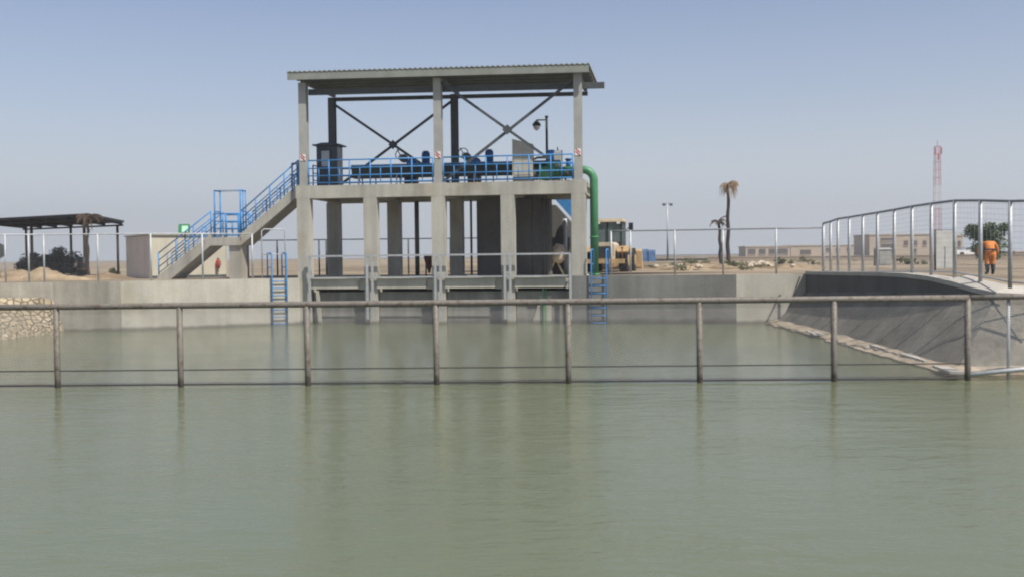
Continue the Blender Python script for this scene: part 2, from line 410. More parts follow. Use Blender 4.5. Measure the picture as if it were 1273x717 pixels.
t = thing('parapet_wall', 'dark curved parapet with pale coping on top of the right bank', 'wall', (11.3, 30, 0))
b = MB(); b.loft([[Vector(p), Vector(q)] for p, q in zip(dens(pbot), dens(ptop))]); child(b.build('wall_face', M_dark), t)
b = MB(); rows = []
for q in dens(ptop):
    out_ = Vector((.42, .05 if q.y > 26 else .25, .16 if q.y < 27 else .0))
    rows.append([q+Vector((-.03,-.02,-.10)), q+Vector((-.03,-.02,.02)), q+out_+Vector((0,0,.02)), q+out_+Vector((0,0,-.12))])
b.loft(rows, closed=True); child(b.build('coping', M_path), t)

# ------------------------------------------------------------------ fences
def fence(name, label, pts, h, base, m_post, m_wire, rpost, rrail, mesh=None, extra_rails=(), foot=None):
    t = thing(name, label, 'fence', (pts[0][0], pts[0][1], base[0]))
    o0 = Vector((pts[0][0], pts[0][1], base[0])); P = [Vector((p[0], p[1], z)) - o0 for p, z in zip(pts, base)]
    top = [p + Vector((0,0,h[i] if isinstance(h, list) else h)) for i, p in enumerate(P)]
    b = MB(); b.tube(top, rrail, 8); b.build('top_rail', M_galvd if m_post is M_galv and pts[0][0] > 0 else m_post, t)
    for p, q in zip(P, top):
        b = MB(); b.tube([p-Vector((0,0,foot or .1)), q], rpost, 8); b.build('post', m_post, t)
    for (fz, r) in extra_rails:
        b = MB(); b.tube([p+Vector((0,0,fz)) for p in P], r, 6); b.build('tension_wire', M_dwire if h == ZF else m_wire, t)
    if mesh:
        for i in range(len(P)-1):
            a, c = P[i], P[i+1]; d = c-a; ln = Vector((d.x, d.y, 0)).length; u = d.normalized()
            b = MB(); hh = (top[i]-a).length-.02
            pitch, r, hor, lift = mesh
            clink(b, a+Vector((0,0,lift)), u, ln, hh-lift, pitch, r, hor); b.build('chain_link', m_wire, t)
    return t, P, top

# foreground fence standing in the water
ZF = 1.73
fpx = [-88, 72, 225, 383, 543, 707, 870, 1037, 1203]
fp = []
for px in fpx:
    q = at(px, 478, 22.3 - (px-72)/1131*.45); fp.append((q.x, q.y))
t, P, top = fence('chain_link_fence', 'weathered pipe and chain link fence standing in the green water in the foreground', fp, ZF, [0]*9, M_old, M_wire, .062, .070,
      mesh=(.058, .003, False, .08), extra_rails=((.36,.013), (.05,.02)), foot=.9)
# last panel, turned onto the bank
q0 = P[-1]; o0 = t.location
q1 = Vector((11.05, 21.9, 0))-o0; q2 = Vector((12.6, 22.0, 0))-o0
b = MB(); b.tube([q0+Vector((0,0,ZF)), q1+Vector((0,0,ZF+.02)), q2+Vector((0,0,ZF+.04))], .062, 8); b.build('top_rail', M_old, t)
b = MB(); b.tube([q0+Vector((0,0,.12)), q1+Vector((0,0,.25)), q2+Vector((0,0,.42))], .05, 8); b.build('bottom_rail', M_galv, t)
for qq, z in ((Vector((10.42,21.93,0))-o0, .0), (q2, .2)):
    b = MB(); b.tube([qq+Vector((0,0,z-.3)), qq+Vector((0,0,ZF))], .035, 8); b.build('post', M_galv, t)
b = MB(); d = (q2-q0); clink(b, q0+Vector((0,0,.14)), d.normalized(), d.length, ZF-.16, .055, .0026); b.build('chain_link', M_galv, t)

# left bank fence on the wall
lf = []
for px in (-60, 7, 36, 55, 122, 188, 252, 314):
    if px < 150: q = on_line(px, Vector(WL[3])+Vector((0,.15)) if px < 60 else Vector(WL[4])+Vector((0,.15)), Vector(WL[4])+Vector((0,.15)) if px < 60 else Vector(WL[5])+Vector((0,.15)))
    else: q = on_line(px, Vector(WL[5])+Vector((0,.15)), Vector(WL[6])+Vector((0,.15)))
    lf.append((q.x, q.y))
fence('chain_link_fence', 'pale galvanised fence on the left wall in front of the shed and canopy', lf, 1.84, [ZG]*8, M_galv, M_wire2, .034, .026,
      mesh=(.11, .0012, False, .05))
# small tube gate between that fence and the gate building
qa = on_line(326, Vector(WL[5])+Vector((0,.15)), Vector(WL[6])+Vector((0,.15))); qb = on_line(355, Vector(WL[5])+Vector((0,.15)), Vector(WL[6])+Vector((0,.15)))
t = thing('tube_gate', 'thin grey tube gate frame behind the left blue ladder', 'gate', (qa.x, qa.y, ZG))
d = Vector((qb.x-qa.x, qb.y-qa.y, 0))
b = MB(); b.tube([(0,0,0), (0,0,1.95), d*.1+Vector((0,0,2.02)), d*.9+Vector((0,0,2.02)), d+Vector((0,0,1.95)), d], .024, 6); b.build('gate_frame', M_galv, t)
b = MB(); b.tube([(0,0,1.0), d+Vector((0,0,1.0))], .018, 6); b.build('crossbar', M_galv, t)

# back fences
bp_ = [at(px, 330, 51) for px in (290, 345, 397, 406, 455, 508, 560, 607)]
fence('chain_link_fence', 'dark thin fence crossing behind the gate building columns', [(p.x, p.y) for p in bp_], 1.75, [ZG-.03]*8, M_steel, M_wire, .04, .03, mesh=(.14, .0012, False, .05))
A_, B2 = Vector((4.5, 42.3)), Vector((11.6, 40.6))
rp = [on_line(px, A_, B2) for px in (760, 784, 839, 899, 965, 1023)]
fence('chain_link_fence', 'grey fence on the wall in front of the dead palms', [(p.x, p.y) for p in rp], 1.80, [ZG-.01]*6, M_galv, M_wire, .038, .032, mesh=(.11, .0012, False, .05))
# right bank fence
cpx = [1024, 1033, 1042, 1056, 1073, 1091, 1112, 1134, 1158, 1187, 1219, 1256]
cp = []
for px in cpx: Y = 11.6*F/(px-636.5); cp.append((11.6, Y))
cp += [(11.95, 22.9), (13.2, 22.9)]
def bz(Y):
    for (a, za), (c, zc) in zip(((41,1.95),(36,1.99),(32,2.05),(30,2.10),(27.5,2.11),(25.9,2.03),(24.2,1.92),(22,1.85)), ((36,1.99),(32,2.05),(30,2.10),(27.5,2.11),(25.9,2.03),(24.2,1.92),(22,1.85),(10,1.8))):
        if a >= Y >= c: return za + (zc-za)*(a-Y)/(a-c)
    return 1.95
cb = [bz(p[1]) for p in cp]
fence('mesh_fence', 'bright galvanised mesh fence curving along the top of the right bank', cp, [1.82,1.86]+[1.92]*12, cb, M_galv, M_wire2, .048, .035, mesh=(.13, .0024, True, .04), extra_rails=((.05,.02),))

# ------------------------------------------------------------------ gate building
bx, by = BLD0.x, BLD0.y
G = thing('gate_building', 'tall concrete water intake building with columns, sluice gates and a steel roofed deck', 'building', (bx, by, 0), BANG)
Rz = Matrix.Rotation(BANG, 3, 'Z')
def U(px, py, v):      # pixel bearing met with the building plane at depth v -> (u, z)
    d = Rz.inverted() @ ray(px, py); e = Rz.inverted() @ (EYE - Vector((bx, by, 0)))
    k = (v-e.y)/d.y; p = e + d*k; return p.x, p.z
def uu(px, v, py=300): return U(px, py, v)[0]
def W(u, v, z): x, y = rb(u, v); return (x, y, z)
ZB0, ZB1 = 5.16, 5.68
fcol = [0, .25*BLEN, .5*BLEN, .75*BLEN, BLEN]
DV = 4.3
for u in fcol:
    b = MB(); b.box((u, .19, (ZG+ZB0)/2), (.56, .38, ZB0-ZG)); b.build('column', M_concb, G)
    b = MB(); b.span((u-.27, -.02, -1.2), (u+.27, 4.6, ZG)); b.build('pier', M_conc, G)
for px in (416, 491, 568.5):
    u = uu(px, DV); b = MB(); b.box((u, DV, (ZG+ZB0)/2), (.56, .5, ZB0-ZG)); b.build('column', M_concb, G)
b = MB(); b.box((BLEN-.3, DV, (ZG+ZB0)/2), (.56, .5, ZB0-ZG)); b.build('column', M_concb, G)
b = MB(); b.span((-.32, -.004, ZB0), (BLEN+.32, .42, ZB1)); b.build('front_beam', M_concb, G)
b = MB(); b.span((-.32, DV-.3, ZB0), (BLEN+.32, DV+.27, ZB1-.03)); 
for u in fcol: b.span((u-.2, .422, ZB0+.05), (u+.2, DV-.302, ZB1-.2))
b.build('cross_beams', M_concb, G)
b = MB(); b.span((-.30, .424, ZB1-.198), (BLEN+.30, DV-.304, ZB1-.02)); b.build('deck_slab', M_concb, G)
# lower platform, sill, fascia beams and sluice gates
b = MB()
for a, c in zip(fcol, fcol[1:]): b.span((a+.272, .62, 1.55), (c-.272, 4.6, ZG-.03))
b.build('platform_slab', M_conc, G)
b = MB()
for a, c in zip(fcol, fcol[1:]): b.span((a+.272, 2.2, -1.2), (c-.272, 2.6, 1.548))
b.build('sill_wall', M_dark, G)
M_gate = mat('gate_plate', (.25,.24,.21), .75, 0, var=.18, scale=1.2, streak=.25, band=(.3,.6))
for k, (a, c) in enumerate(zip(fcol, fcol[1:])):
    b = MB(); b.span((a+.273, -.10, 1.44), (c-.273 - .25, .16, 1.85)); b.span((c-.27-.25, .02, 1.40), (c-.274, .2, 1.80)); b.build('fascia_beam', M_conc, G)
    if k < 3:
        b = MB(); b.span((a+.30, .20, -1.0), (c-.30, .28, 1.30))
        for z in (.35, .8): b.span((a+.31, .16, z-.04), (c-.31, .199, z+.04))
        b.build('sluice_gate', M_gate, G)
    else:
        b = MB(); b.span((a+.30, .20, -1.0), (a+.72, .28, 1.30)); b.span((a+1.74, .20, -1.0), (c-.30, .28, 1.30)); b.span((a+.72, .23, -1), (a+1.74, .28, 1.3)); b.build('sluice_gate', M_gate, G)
        b = MB(); b.prism([(a+.74, -.9), (a+.92, .0), (a+1.28, 1.12), (a+1.72, 1.12), (a+1.72, -.9)], 1, .17, .229); b.build('sunlit_patch', M_conc, G)  # patch of sunlight in the bay, made as a pale slanted plate
        b = MB(); b.cyl((a+1.40, .10, .4), .035, 3.0, n=8); b.cyl((a+1.50, .10, .4), .02, 3.0, n=8); b.build('gate_stem', M_green, G)
# galvanised gate frames in front
b = MB(); zt = 2.78
b.bar((.28, -.22, zt), (BLEN-.3, -.22, zt), .07, .07); rl = b.build('gate_railing', M_galv, G)
b = MB(); b.bar((.28, -.16, ZG+.02), (BLEN-.3, -.16, ZG+.02), .16, .05); b.build('walkway_edge', M_galv, rl)
for u in [.30] + [x+dx for x in fcol[1:4] for dx in (-.10, .12)] + [BLEN-.32]:
    b = MB(); b.box((u, -.22, (zt+.2)/2), (.09, .09, zt-.2)); b.build('post', M_galv, rl)
b = MB(); b.bar((.56, -.03, 1.38), (.66, .02, -.2), .13, .1); b.build('guide_strut', M_conc, rl)
# dark machine chamber under the deck
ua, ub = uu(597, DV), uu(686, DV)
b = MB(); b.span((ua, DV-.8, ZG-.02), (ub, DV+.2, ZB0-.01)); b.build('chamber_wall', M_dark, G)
# hanging pipes under the deck
for px, v, r in ((518.5, 3.4, .10), (586, 3.6, .05), (675, 1.6, .05), (679, 1.6, .03), (662, 2.4, .03)):
    u = uu(px, v); b = MB(); b.cyl((u, v, (ZG+ZB0)/2), r, ZB0-ZG, n=8); b.build('down_pipe', M_steel, G)
# steel columns, beams, bracing
cols = [0.0, .5*BLEN, BLEN]
def hsec(b, u, v, z0, z1, s=.32):
    b.span((u-s/2, v-s/2, z0), (u+s/2, v-s/2+.04, z1)); b.span((u-s/2, v+s/2-.04, z0), (u+s/2, v+s/2, z1)); b.span((u-.05, v-s/2+.041, z0), (u+.05, v+s/2-.041, z1))
for u in cols:
    b = MB(); hsec(b, u, .22, ZB1, 9.92); b.span((u-.24, .0, ZB1+.001), (u+.24, .44, ZB1+.04)); b.build('steel_column', M_scol, G)
rcols = [uu(415.5, 4.1), uu(567, 4.1), BLEN-.32]
for u in rcols:
    b = MB(); hsec(b, u, 4.1, ZB1-.03, 9.86, .30); b.build('steel_column', M_steel, G)
for (u0, z0, u1, z1, v) in ((rcols[0]+.1, 9.6, rcols[1]-.1, 5.85, 4.1), (rcols[0]+.1, 5.85, rcols[1]-.1, 9.6, 4.16),
                            (cols[1]+.15, 9.75, cols[2]-.2, 5.85, .22), (cols[1]+.15, 5.75, cols[2]-.1, 9.75, .30)):
    b = MB(); b.bar((u0, v, z0), (u1, v, z1), .06, .11); b.build('brace', M_steel, G)
for um, zm, v in (((rcols[0]+rcols[1])/2, 7.72, 4.05), ((cols[1]+cols[2])/2, 7.77, .17)):
    b = MB(); b.box((um, v, zm), (.30, .02, .30), ry=.8); b.build('gusset_plate', M_steel, G)
# roof
RZ = lambda v: 10.27 + (v+.30)*.004
b = MB(); top, bot = [], []
ru0, ru1 = -.50, BLEN+.50; n = 300; vs = (-.32, 4.5)
rows = []
for i in range(n+1):
    u = ru0+(ru1-ru0)*i/n; h = .022*math.sin(2*math.pi*u/.21)
    rows.append([(u, vs[0], RZ(vs[0])+h-.035), (u, vs[0], RZ(vs[0])+h), (u, vs[1], RZ(vs[1])+h), (u, vs[1], RZ(vs[1])+h-.035)])
R = b.loft(rows, closed=True); b.face(R[0]); b.face(R[-1])
rf = b.build('roof', M_roof, G); rf.rotation_euler = (0, .0105, 0); rf.location = (-.105, 0, .055)      # slight fall to the right
b = MB(); b.span((ru0+.02, vs[0]+.02, RZ(-.3)-.34), (ru1-.02, vs[0]+.08, RZ(-.3)-.062)); b.build('fascia', M_roof, rf)
b = MB(); b.span((ru0+.02, 4.40, RZ(4.4)-.22), (ru1-.02, 4.46, RZ(4.4)-.06)); b.build('fascia', M_roofu, rf)
for v in (.75, 1.5, 2.25, 3.0, 3.75):
    e = -.05
    b = MB(); hh = .15
    b.span((ru0+.05, v-.05, RZ(v)-.065-hh), (ru1+e, v+.05, RZ(v)-.065)); b.build('purlin', M_roofu, rf)
for u in cols:
    b = MB(); p = [(.1, RZ(.1)-.216), (4.3, RZ(4.3)-.216), (4.3, RZ(4.3)-.40), (.1, RZ(.1)-.42)]
    b.prism([(a, z) for a, z in p], 0, u-.07, u+.07); b.build('rafter', M_roofu, rf)
b = MB(); b.span((ru0+.3, 4.02, 9.68), (ru1-.4, 4.18, 9.84)); b.build('eaves_beam', M_steel, rf)
b = MB(); b.span((.17, .385, 9.40), (BLEN+1.05, .50, 9.64)); b.build('eaves_beam', M_steel, rf)

# blue railings
def railing(parent, path, post_every, h=1.02, mids=(.38, .68), m=M_blue, pick=True, r=.028, name='railing'):
    b = MB(); P = [Vector(p) for p in path]; up = Vector((0,0,1))
    b.tube([p+up*h for p in P], r, 6)
    for q in mids: b.tube([p+up*q*h for p in P], r*.8, 6)
    b.tube([p+up*.1 for p in P], r*.7, 6)
    posts = []
    for a, c in zip(P, P[1:]):
        n = max(1, round((c-a).length/post_every))
        for i in range(n+1):
            posts.append(a.lerp(c, i/n))
            if pick and i < n:
                q = a.lerp(c, (i+.5)/n); b.tube([q+up*.1, q+up*mids[-1]*h], r*.7, 5)
    rl = b.build(name, m, parent); last = None
    for p in posts:
        if last is not None and (p-last).length < .05: continue
        last = p; b = MB(); b.tube([p-up*.03, p+up*h], r*1.05, 6); b.build('post', m, rl)
    return rl
DZ = ZB1-.01
railing(G, [(.22, .10, DZ+.03), (cols[1]-.22, .10, DZ+.03)], .9)
railing(G, [(cols[1]+.22, .10, DZ+.03), (BLEN-.22, .10, DZ+.03)], .9)
railing(G, [(-.22, 1.9, DZ), (-.22, 4.0, DZ)], .9)
railing(G, [(.2, 3.96, DZ), (rcols[2]-.2, 3.96, DZ)], 1.8, pick=False)

# hazard plates on the front columns
for i, u in enumerate(cols):
    b = MB(); b.mi = 0; b.box((0,0,0), (.24, .012, .26)); b.mi = 1
    for k in (-.6, .6): b.bar((-.09, -.009, .09+k*.09-.01), (.09, -.009, -.09+k*.09+.01), .004, .045)
    o = b.build('hazard_plate', [M_white, M_red], None); o.location = W(u, .05, 6.85-.03*i); o.rotation_euler = (0, 0, BANG)
    tag(o, ('left', 'middle', 'right')[i] + ' of three red striped white plates fixed to the front steel columns', 'plate', 'hazard plates on the steel columns')

# ------------------------------------------------------------------ staircase on the left
T = thing('staircase', 'concrete staircase with blue railings and a landing left of the gate building', 'staircase', (bx, by, 0), BANG)
V0, V1 = .45, 1.75
u0 = uu(197, V0, 345); u1 = uu(262, V0, 293); u2 = uu(300, V0, 293); u3 = -.34; ZL = 3.62
def flight(ua, za, ub, zb, foot):
    b = MB(); n = max(6, round((zb-za)/.17)); poly = []
    du, dz = (ub-ua)/n, (zb-za)/n
    for i in range(n): poly += [(ua+du*i, za+dz*i), (ua+du*i, za+dz*(i+1))]
    poly.append((ub, zb)); poly.append((ub, zb-.34)); poly.append((ua+.5, za-.02) if foot else (ua, za-.34))
    b.prism(poly, 1, V0+.1, V1-.1); b.build('flight', M_concb, T)
    for v in (V0, V1-.1):
        s_ = MB(); k = (zb-za)/(ub-ua)
        s_.prism([(ua-.1, za), (ua, za+.16), (ub, zb+.16), (ub, zb-.32), (ua+.55, za) if foot else (ua, za-.32)], 1, v, v+.098); s_.build('stringer', M_concb, T)
flight(u0, ZG, u1, ZL, True); flight(u2, ZL, u3, ZB1-.02, False)
b = MB(); b.span((u1+.002, V0, ZL-.34), (u2-.002, V1, ZL)); b.build('landing', M_concb, T)
for (pa, pb, v) in ((287, 303, .75),):
    b = MB(); a, c = uu(pa, v), uu(pb, v); b.span((a, v-.2, ZG-.05), (c, v+.35, ZL-.342)); b.build('column', M_concb, T)
b = MB(); b.span((uu(297,1.5), 1.2, ZG-.05), (uu(307,1.5), 1.7, ZL-.342)); b.build('column', M_dark, T)  # dark material stands in for the shade on the rear column
for v in (V0+.05, V1-.05):
    railing(T, [(u0, v, ZG+.16), (u1, v, ZL+.16)], .85, .95)
    railing(T, [(u2, v, ZL+.16), (u3-.02, v, ZB1+.16)], .85, .95)
    railing(T, [(u1+.12, v, ZL), (u2-.1, v, ZL)], .6, 1.0)
# tall tube cage on the landing
ca, cb_ = uu(267, V0), uu(299, V0)
b = MB(); zt = ZL+1.98
for v in (V0+.05, V0+.62): b.tube([(ca, v, ZL), (ca, v, zt), (cb_, v, zt), (cb_, v, ZL)], .035, 6)
for u in (ca, cb_):
    b.tube([(u, V0+.05, zt), (u, V0+.62, zt)], .03, 6)
    b.tube([(u, V0+.05, ZL+1.1), (u, V0+.62, ZL+1.1)], .03, 6)
b.tube([(cb_, V0+.34, ZL), (cb_, V0+.34, zt)], .025, 6)
b.build('gate_cage', M_blue, T)
# newel frame at the top of the stairs
b = MB()
for du in (-.62, -.34):
    b.tube([(du, V0, ZB1-.2), (du, V0, ZB1+.98), (du, V0+.6, ZB1+.98), (du, V0+.6, ZB1-.2)], .035, 6)
b.tube([(-.62, V0, ZB1+.98), (-.34, V0, ZB1+.98)], .03, 6); b.tube([(-.62, V0, ZB1+.5), (-.34, V0, ZB1+.5)], .03, 6)
b.build('newel_frame', M_blue, T)

# rear stairs, seen under the deck
t = thing('staircase', 'shaded concrete stair with blue side panel seen under the right end of the deck', 'staircase', (bx, by, 0), BANG)
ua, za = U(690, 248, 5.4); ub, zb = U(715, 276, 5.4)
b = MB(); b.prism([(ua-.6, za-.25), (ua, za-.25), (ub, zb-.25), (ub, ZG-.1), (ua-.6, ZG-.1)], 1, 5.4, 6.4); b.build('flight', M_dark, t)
b = MB(); b.prism([(ua, za+.0), (ua, za+.85), (ub, zb+.85), (ub, zb), ], 1, 5.36, 5.39); b.build('side_panel', M_blue, t)
b = MB(); u = uu(702.5, 5.2); b.cyl((u, 5.2, (ZG+4.35)/2), .10, 4.35-ZG, n=10); b.build('post', M_galv, t)

# ------------------------------------------------------------------ equipment on the deck
ZD = ZB1-.02
# booth
ba, bb = uu(396, 2.6, 190), uu(418, 2.6, 190); bw = bb-ba
t = thing('control_booth', 'narrow dark grey control booth with one window on the left end of the deck', 'booth', W((ba+bb)/2, 2.9, ZD), BANG)
b = MB(); b.span((-.46, -.40, 0), (.46, .40, 1.92)); bo = b.build('booth_wall', M_booth, t)
b = MB(); b.span((.462, -.36, .02), (.475, .36, 1.88)); b.build('side_panel', M_boothl, t)
b = MB(); b.span((-.60, -.55, 1.925), (.60, .55, 1.985)); b.box((0,0,2.03), (1.0,.9,.09), taper=.6); b.build('roof', M_booth, t)
b = MB(); b.span((-.27, -.42, .98), (.17, -.402, 1.74)); wn = b.build('window', M_black, t)
b = MB(); b.span((-.23, -.432, 1.02), (.13, -.421, 1.70)); b.build('pane', M_pane, wn)
b = MB(); b.cyl((.52, -.1, .75), .05, .14, 'Z', 8); b.build('handle', M_white, t)

# long conveyor trough
ca, cb_ = uu(437, 1.6, 212), uu(697, 1.6, 212)
t = thing('conveyor_trough', 'long low black trough with a blue rim running along the deck behind the railing', 'conveyor', W(ca, 1.9, ZD), BANG)
L_ = cb_-ca
b = MB(); b.prism([(-.25, .42), (.25, .42), (.36, .93), (-.36, .93)], 0, 0, L_); b.build('trough', M_trough, t)
b = MB(); b.bar((0,-.38,.95), (L_,-.38,.95), .04, .035); b.bar((0,.38,.95), (L_,.38,.95), .04, .035); b.build('rim', M_blue, t)
for k in range(6):
    x = .3 + k*(L_-.6)/5
    b = MB(); b.tube([(x,-.34,0), (x,-.24,.6)], .035, 6); b.tube([(x,.34,0), (x,.24,.6)], .035, 6); b.build('leg', M_galv, t)

# gate hoists
def hoist(px, label):
    u = uu(px, 2.7, 200)
    t = thing('gate_hoist', label, 'hoist', W(u, 3.0, ZD), BANG, 'gate hoists on the deck')
    t.location.z += .12; t.scale = (1.06, 1.06, 1.06)
    b = MB(); b.span((-.25,-.22,-.1), (.25,.22,.75)); b.span((-.32,-.28,.751), (.85,.28,.85)); b.build('pedestal', M_steel, t)
    b = MB(); b.cyl((.05,0,.92), .20, .42, 'Y', 14); b.box((.3,0,.82), (.5,.26,.22)); b.build('gearbox', M_bluem, t)
    b = MB(); b.cyl((.62,0,1.12), .15, .52, 'Z', 14); b.cyl((.62,0,.80), .20, .12, 'Z', 14); b.cyl((.62,0,1.40), .11, .05, 'Z', 12)
    for k in range(10):
        a = k*math.tau/10; b.box((.62+.155*math.cos(a), .155*math.sin(a), 1.12), (.025,.025,.42), a)
    b.build('motor', M_bluem, t)
    b = MB(); b.tube([(-.1,0,.95), (-.42,-.05,1.22)], .045, 6); b.cyl((-.30,-.03,1.14), .17, .2, 'Y', 12); b.build('actuator', M_steel, t)
    b = MB(); c = Vector((-.45,-.06,1.30))
    ring = [c + Vector((math.cos(k*math.tau/12)*.2, .05, math.sin(k*math.tau/12)*.2)) for k in range(13)]
    b.tube(ring, .02, 5, False); 
    for k in range(3): b.tube([c, ring[k*4]], .018, 5)
    b.tube([c, c+Vector((-.12,0,.22))], .02, 5); b.build('handwheel', M_steel, t)
hoist(509, 'left gate hoist with blue motor and grey handwheel rising above the trough')
hoist(588, 'gate hoist with blue motor beside the middle dark rear column')

# beige panel cabinet
pa, pb = uu(636, 1.1, 200), uu(661, 1.1, 200)
t = thing('electrical_cabinet', 'tall beige electrical cabinet on a dark base at the right part of the deck', 'cabinet', W((pa+pb)/2+.05, 1.2, ZD), BANG)
wd = pb-pa
b = MB(); b.prism([(-wd/2, .28), (wd/2, .28), (wd/2, 1.60), (-wd/2, 1.82)], 1, -.22, .22); b.build('cabinet_body', M_beige, t)
b = MB(); b.span((-wd/2+.03,-.18,0), (wd/2-.03,.18,.278)); b.build('base', M_steel, t)
b = MB(); b.span((-wd/2+.06,-.236,.36), (-.01,-.222,1.5)); b.span((.01,-.236,.36), (wd/2-.06,-.222,1.5)); b.build('door', M_beige, t)

# pump and valves, green
pu = uu(684, 1.4, 210)
t = thing('valve_set', 'green valves and flanged pipes with a blue motor at the right end of the deck', 'valve set', W(pu, 1.3, ZD), BANG)
b = MB(); b.cyl((0,0,.42), .30, .7, 'X', 16); b.cyl((-.38,0,.42), .38, .07, 'X', 16); b.cyl((.38,0,.42), .38, .07, 'X', 16); b.cyl((0,0,.8), .16, .3, 'Z', 12); b.build('valve_body', M_green, t)
b = MB(); b.cyl((.03,0,1.12), .15, .36, 'Z', 14); b.cyl((.03,0,1.33), .18, .05, 'Z', 14); b.cyl((.03,0,.94), .19, .05, 'Z', 14); b.build('motor', M_blue, t)
b = MB(); b.cyl((.75,.1,.42), .20, .6, 'X', 14); b.cyl((.98,.1,.42), .30, .06, 'X', 14); b.cyl((.62,.1,.42), .30, .06, 'X', 14); b.build('pipe_spool', M_green, t)
b = MB(); b.cyl((.75,.1,.78), .10, .35, 'Z', 10); b.cyl((.75,.1,.98), .14, .05, 'Z', 10); b.build('motor', M_bluem, t)
b = MB(); 
for x in (-.28, .28, .75): b.box((x,0,.06), (.14,.5,.12))
b.build('support', M_white, t)
b = MB(); b.tube([(-.75,-.05,.02), (-.75,-.05,.95), (-.5,-.05,1.06), (-.1,-.05,1.06)], .05, 8); b.cyl((-.62,.0,.4), .16, .5, 'Z', 10); b.build('hose', M_steel, t)
fu0, fu1 = uu(688, 2.2, 190), uu(698.5, 2.2, 190)
t = thing('instrument_stand', 'grey tube stand with a pale panel beside the right front steel column', 'stand', W((fu0+fu1)/2, 2.2, ZD), BANG)
hw = (fu1-fu0)/2
b = MB(); b.tube([(-hw,0,0), (-hw,0,1.42), (hw,0,1.42), (hw,0,0)], .035, 6); b.build('frame', M_steel, t)
b = MB(); b.span((-hw+.04,-.03,.75), (hw-.05,.03,1.38)); b.build('panel', M_beige, t)
b = MB(); b.cyl((0,0,1.5), .03, .14, 'Z', 6); b.build('knob', M_steel, t)

# green pipe going down from the deck
u = uu(738.7, .75, 280); z = U(730, 211, .75)[1]
t = thing('discharge_pipe', 'thick green pipe bending down beside the right side of the gate building', 'pipe', W(u, .75, ZG-.05), BANG)
zr = z-ZG+.05; rr = .45
b = MB(); pts = [(-2.2+.6,.45,zr), (-rr,0.02,zr)] + [(-rr+rr*math.sin(a), 0, zr-rr+rr*math.cos(a)) for a in [k*math.pi/16 for k in range(9)]] + [(0,0,.0)]
b.tube(pts, .165, 16); b.build('pipe', M_green, t)
b = MB(); b.cyl((0,0,1.6), .19, .05, 'Z', 16); b.cyl((0,0,.1), .22, .08, 'Z', 16); b.build('flange', M_green, t)

# lamp post behind the deck
lp = at(680, 200, 47)
t = thing('lamp_post', 'black lamp post with a hanging lantern rising behind the deck', 'lamp post', (lp.x, lp.y, ZG))
zt = at(680, 146, 47).z-ZG; xa = at(667, 150, 47).x-lp.x
b = MB(); b.tube([(0,0,0), (0,0,zt*.5), (0,0,zt)], [.09,.065,.055], 8); b.cyl((0,0,zt+.02), .08, .08, 'Z', 8); b.build('pole', M_black, t)
b = MB(); b.tube([(0,0,zt-.12), (xa,0,zt-.12)], .03, 6); b.tube([(xa,0,zt-.12), (xa,0,zt-.2)], .04, 6); b.build('arm', M_black, t)
b = MB(); b.tube([(xa,0,zt-.16), (xa,0,zt-.30), (xa,0,zt-.38)], [.07,.19,.2], 10); b.build('lamp_hood', M_black, t)
b = MB(); b.tube([(xa,0,zt-.381), (xa,0,zt-.5), (xa,0,zt-.58)], [.17,.14,.05], 10); b.build('lamp_glass', M_opal, t)

# rust hopper hanging under the deck
hp = at(533.5, 328, 48)
t = thing('steel_hopper', 'rusty cone shaped hopper hanging behind the middle columns', 'hopper', (hp.x, hp.y, ZG-.05))
b = MB(); b.tube([(0,0,.12), (0,0,.75), (0,0,.95)], [.03,.23,.25], 12); b.build('cone', M_rust, t)
b = MB()
for k in range(3):
    a = k*math.tau/3; b.tube([(.25*math.cos(a),.25*math.sin(a),.9), (.3*math.cos(a),.3*math.sin(a),0)], .02, 5)
b.build('leg', M_steel, t)

# ladders
def ladder(px, A, B, label):
    q = on_line(px, A, B, 370); d = (Vector(B)-Vector(A)).normalized(); rz = math.atan2(d.y, d.x)
    t = thing('wall_ladder', label, 'ladder', (q.x, q.y, 0), rz, 'blue ladders on the basin wall')
    for s in (-.30, .30):
        b = MB(); b.tube([(s,-.10,-.6), (s,-.10,2.85), (s,-.06,2.92), (s,.62,2.92), (s,.68,2.85), (s,.68,ZG)], .030, 6)
        b.tube([(s,-.10,2.35), (s,.68,2.35)], .022, 6); b.build('stile', M_blue, t)
    for k in range(7):
        b = MB(); z = .05+k*.29; b.tube([(-.30,-.10,z), (.30,-.10,z)], .02, 6); b.build('rung', M_blue, t)
    return t
ladder(347, WL[5], WL[6], 'blue wall ladder with hooped handrails left of the gate building')
ladder(745, WR[0], WR[1], 'blue wall ladder with hooped handrails below the green pipe')

# ------------------------------------------------------------------ left yard: shed, floodlight, extinguisher, canopy
a0 = at(187.5, 345, 46.5); th = rad(35)
t = thing('site_shed', 'low cream panel shed standing behind the lower flight of the concrete stairs', 'shed', (a0.x, a0.y, ZG), th)
b = MB(); b.span((.0,0,0), (3.5,3.9,1.92)); b.build('wall', M_cream, t)
b = MB(); b.span((-.02,.02,.02), (-.003,3.88,1.90)); b.build('end_wall', M_pink, t)
b = MB(); b.span((-.08,-.08,1.922), (3.58,3.98,1.98)); b.build('roof', M_beige, t)
for x in (.02, 1.2, 2.35, 3.44):
    b = MB(); b.span((x,-.02,.02), (x+.04,-.003,1.9)); b.build('panel_strip', M_beige, t)
b = MB(); b.span((.05,-.03,0), (3.45,-.004,.12)); b.build('skirting', M_steel, t)
d = Matrix.Rotation(th, 3, 'Z') @ Vector((3.02,-.12,0))
e = thing('fire_extinguisher', 'small red fire extinguisher on the cream shed wall below the stairs', 'extinguisher', (a0.x+d.x, a0.y+d.y, ZG+.4), th)
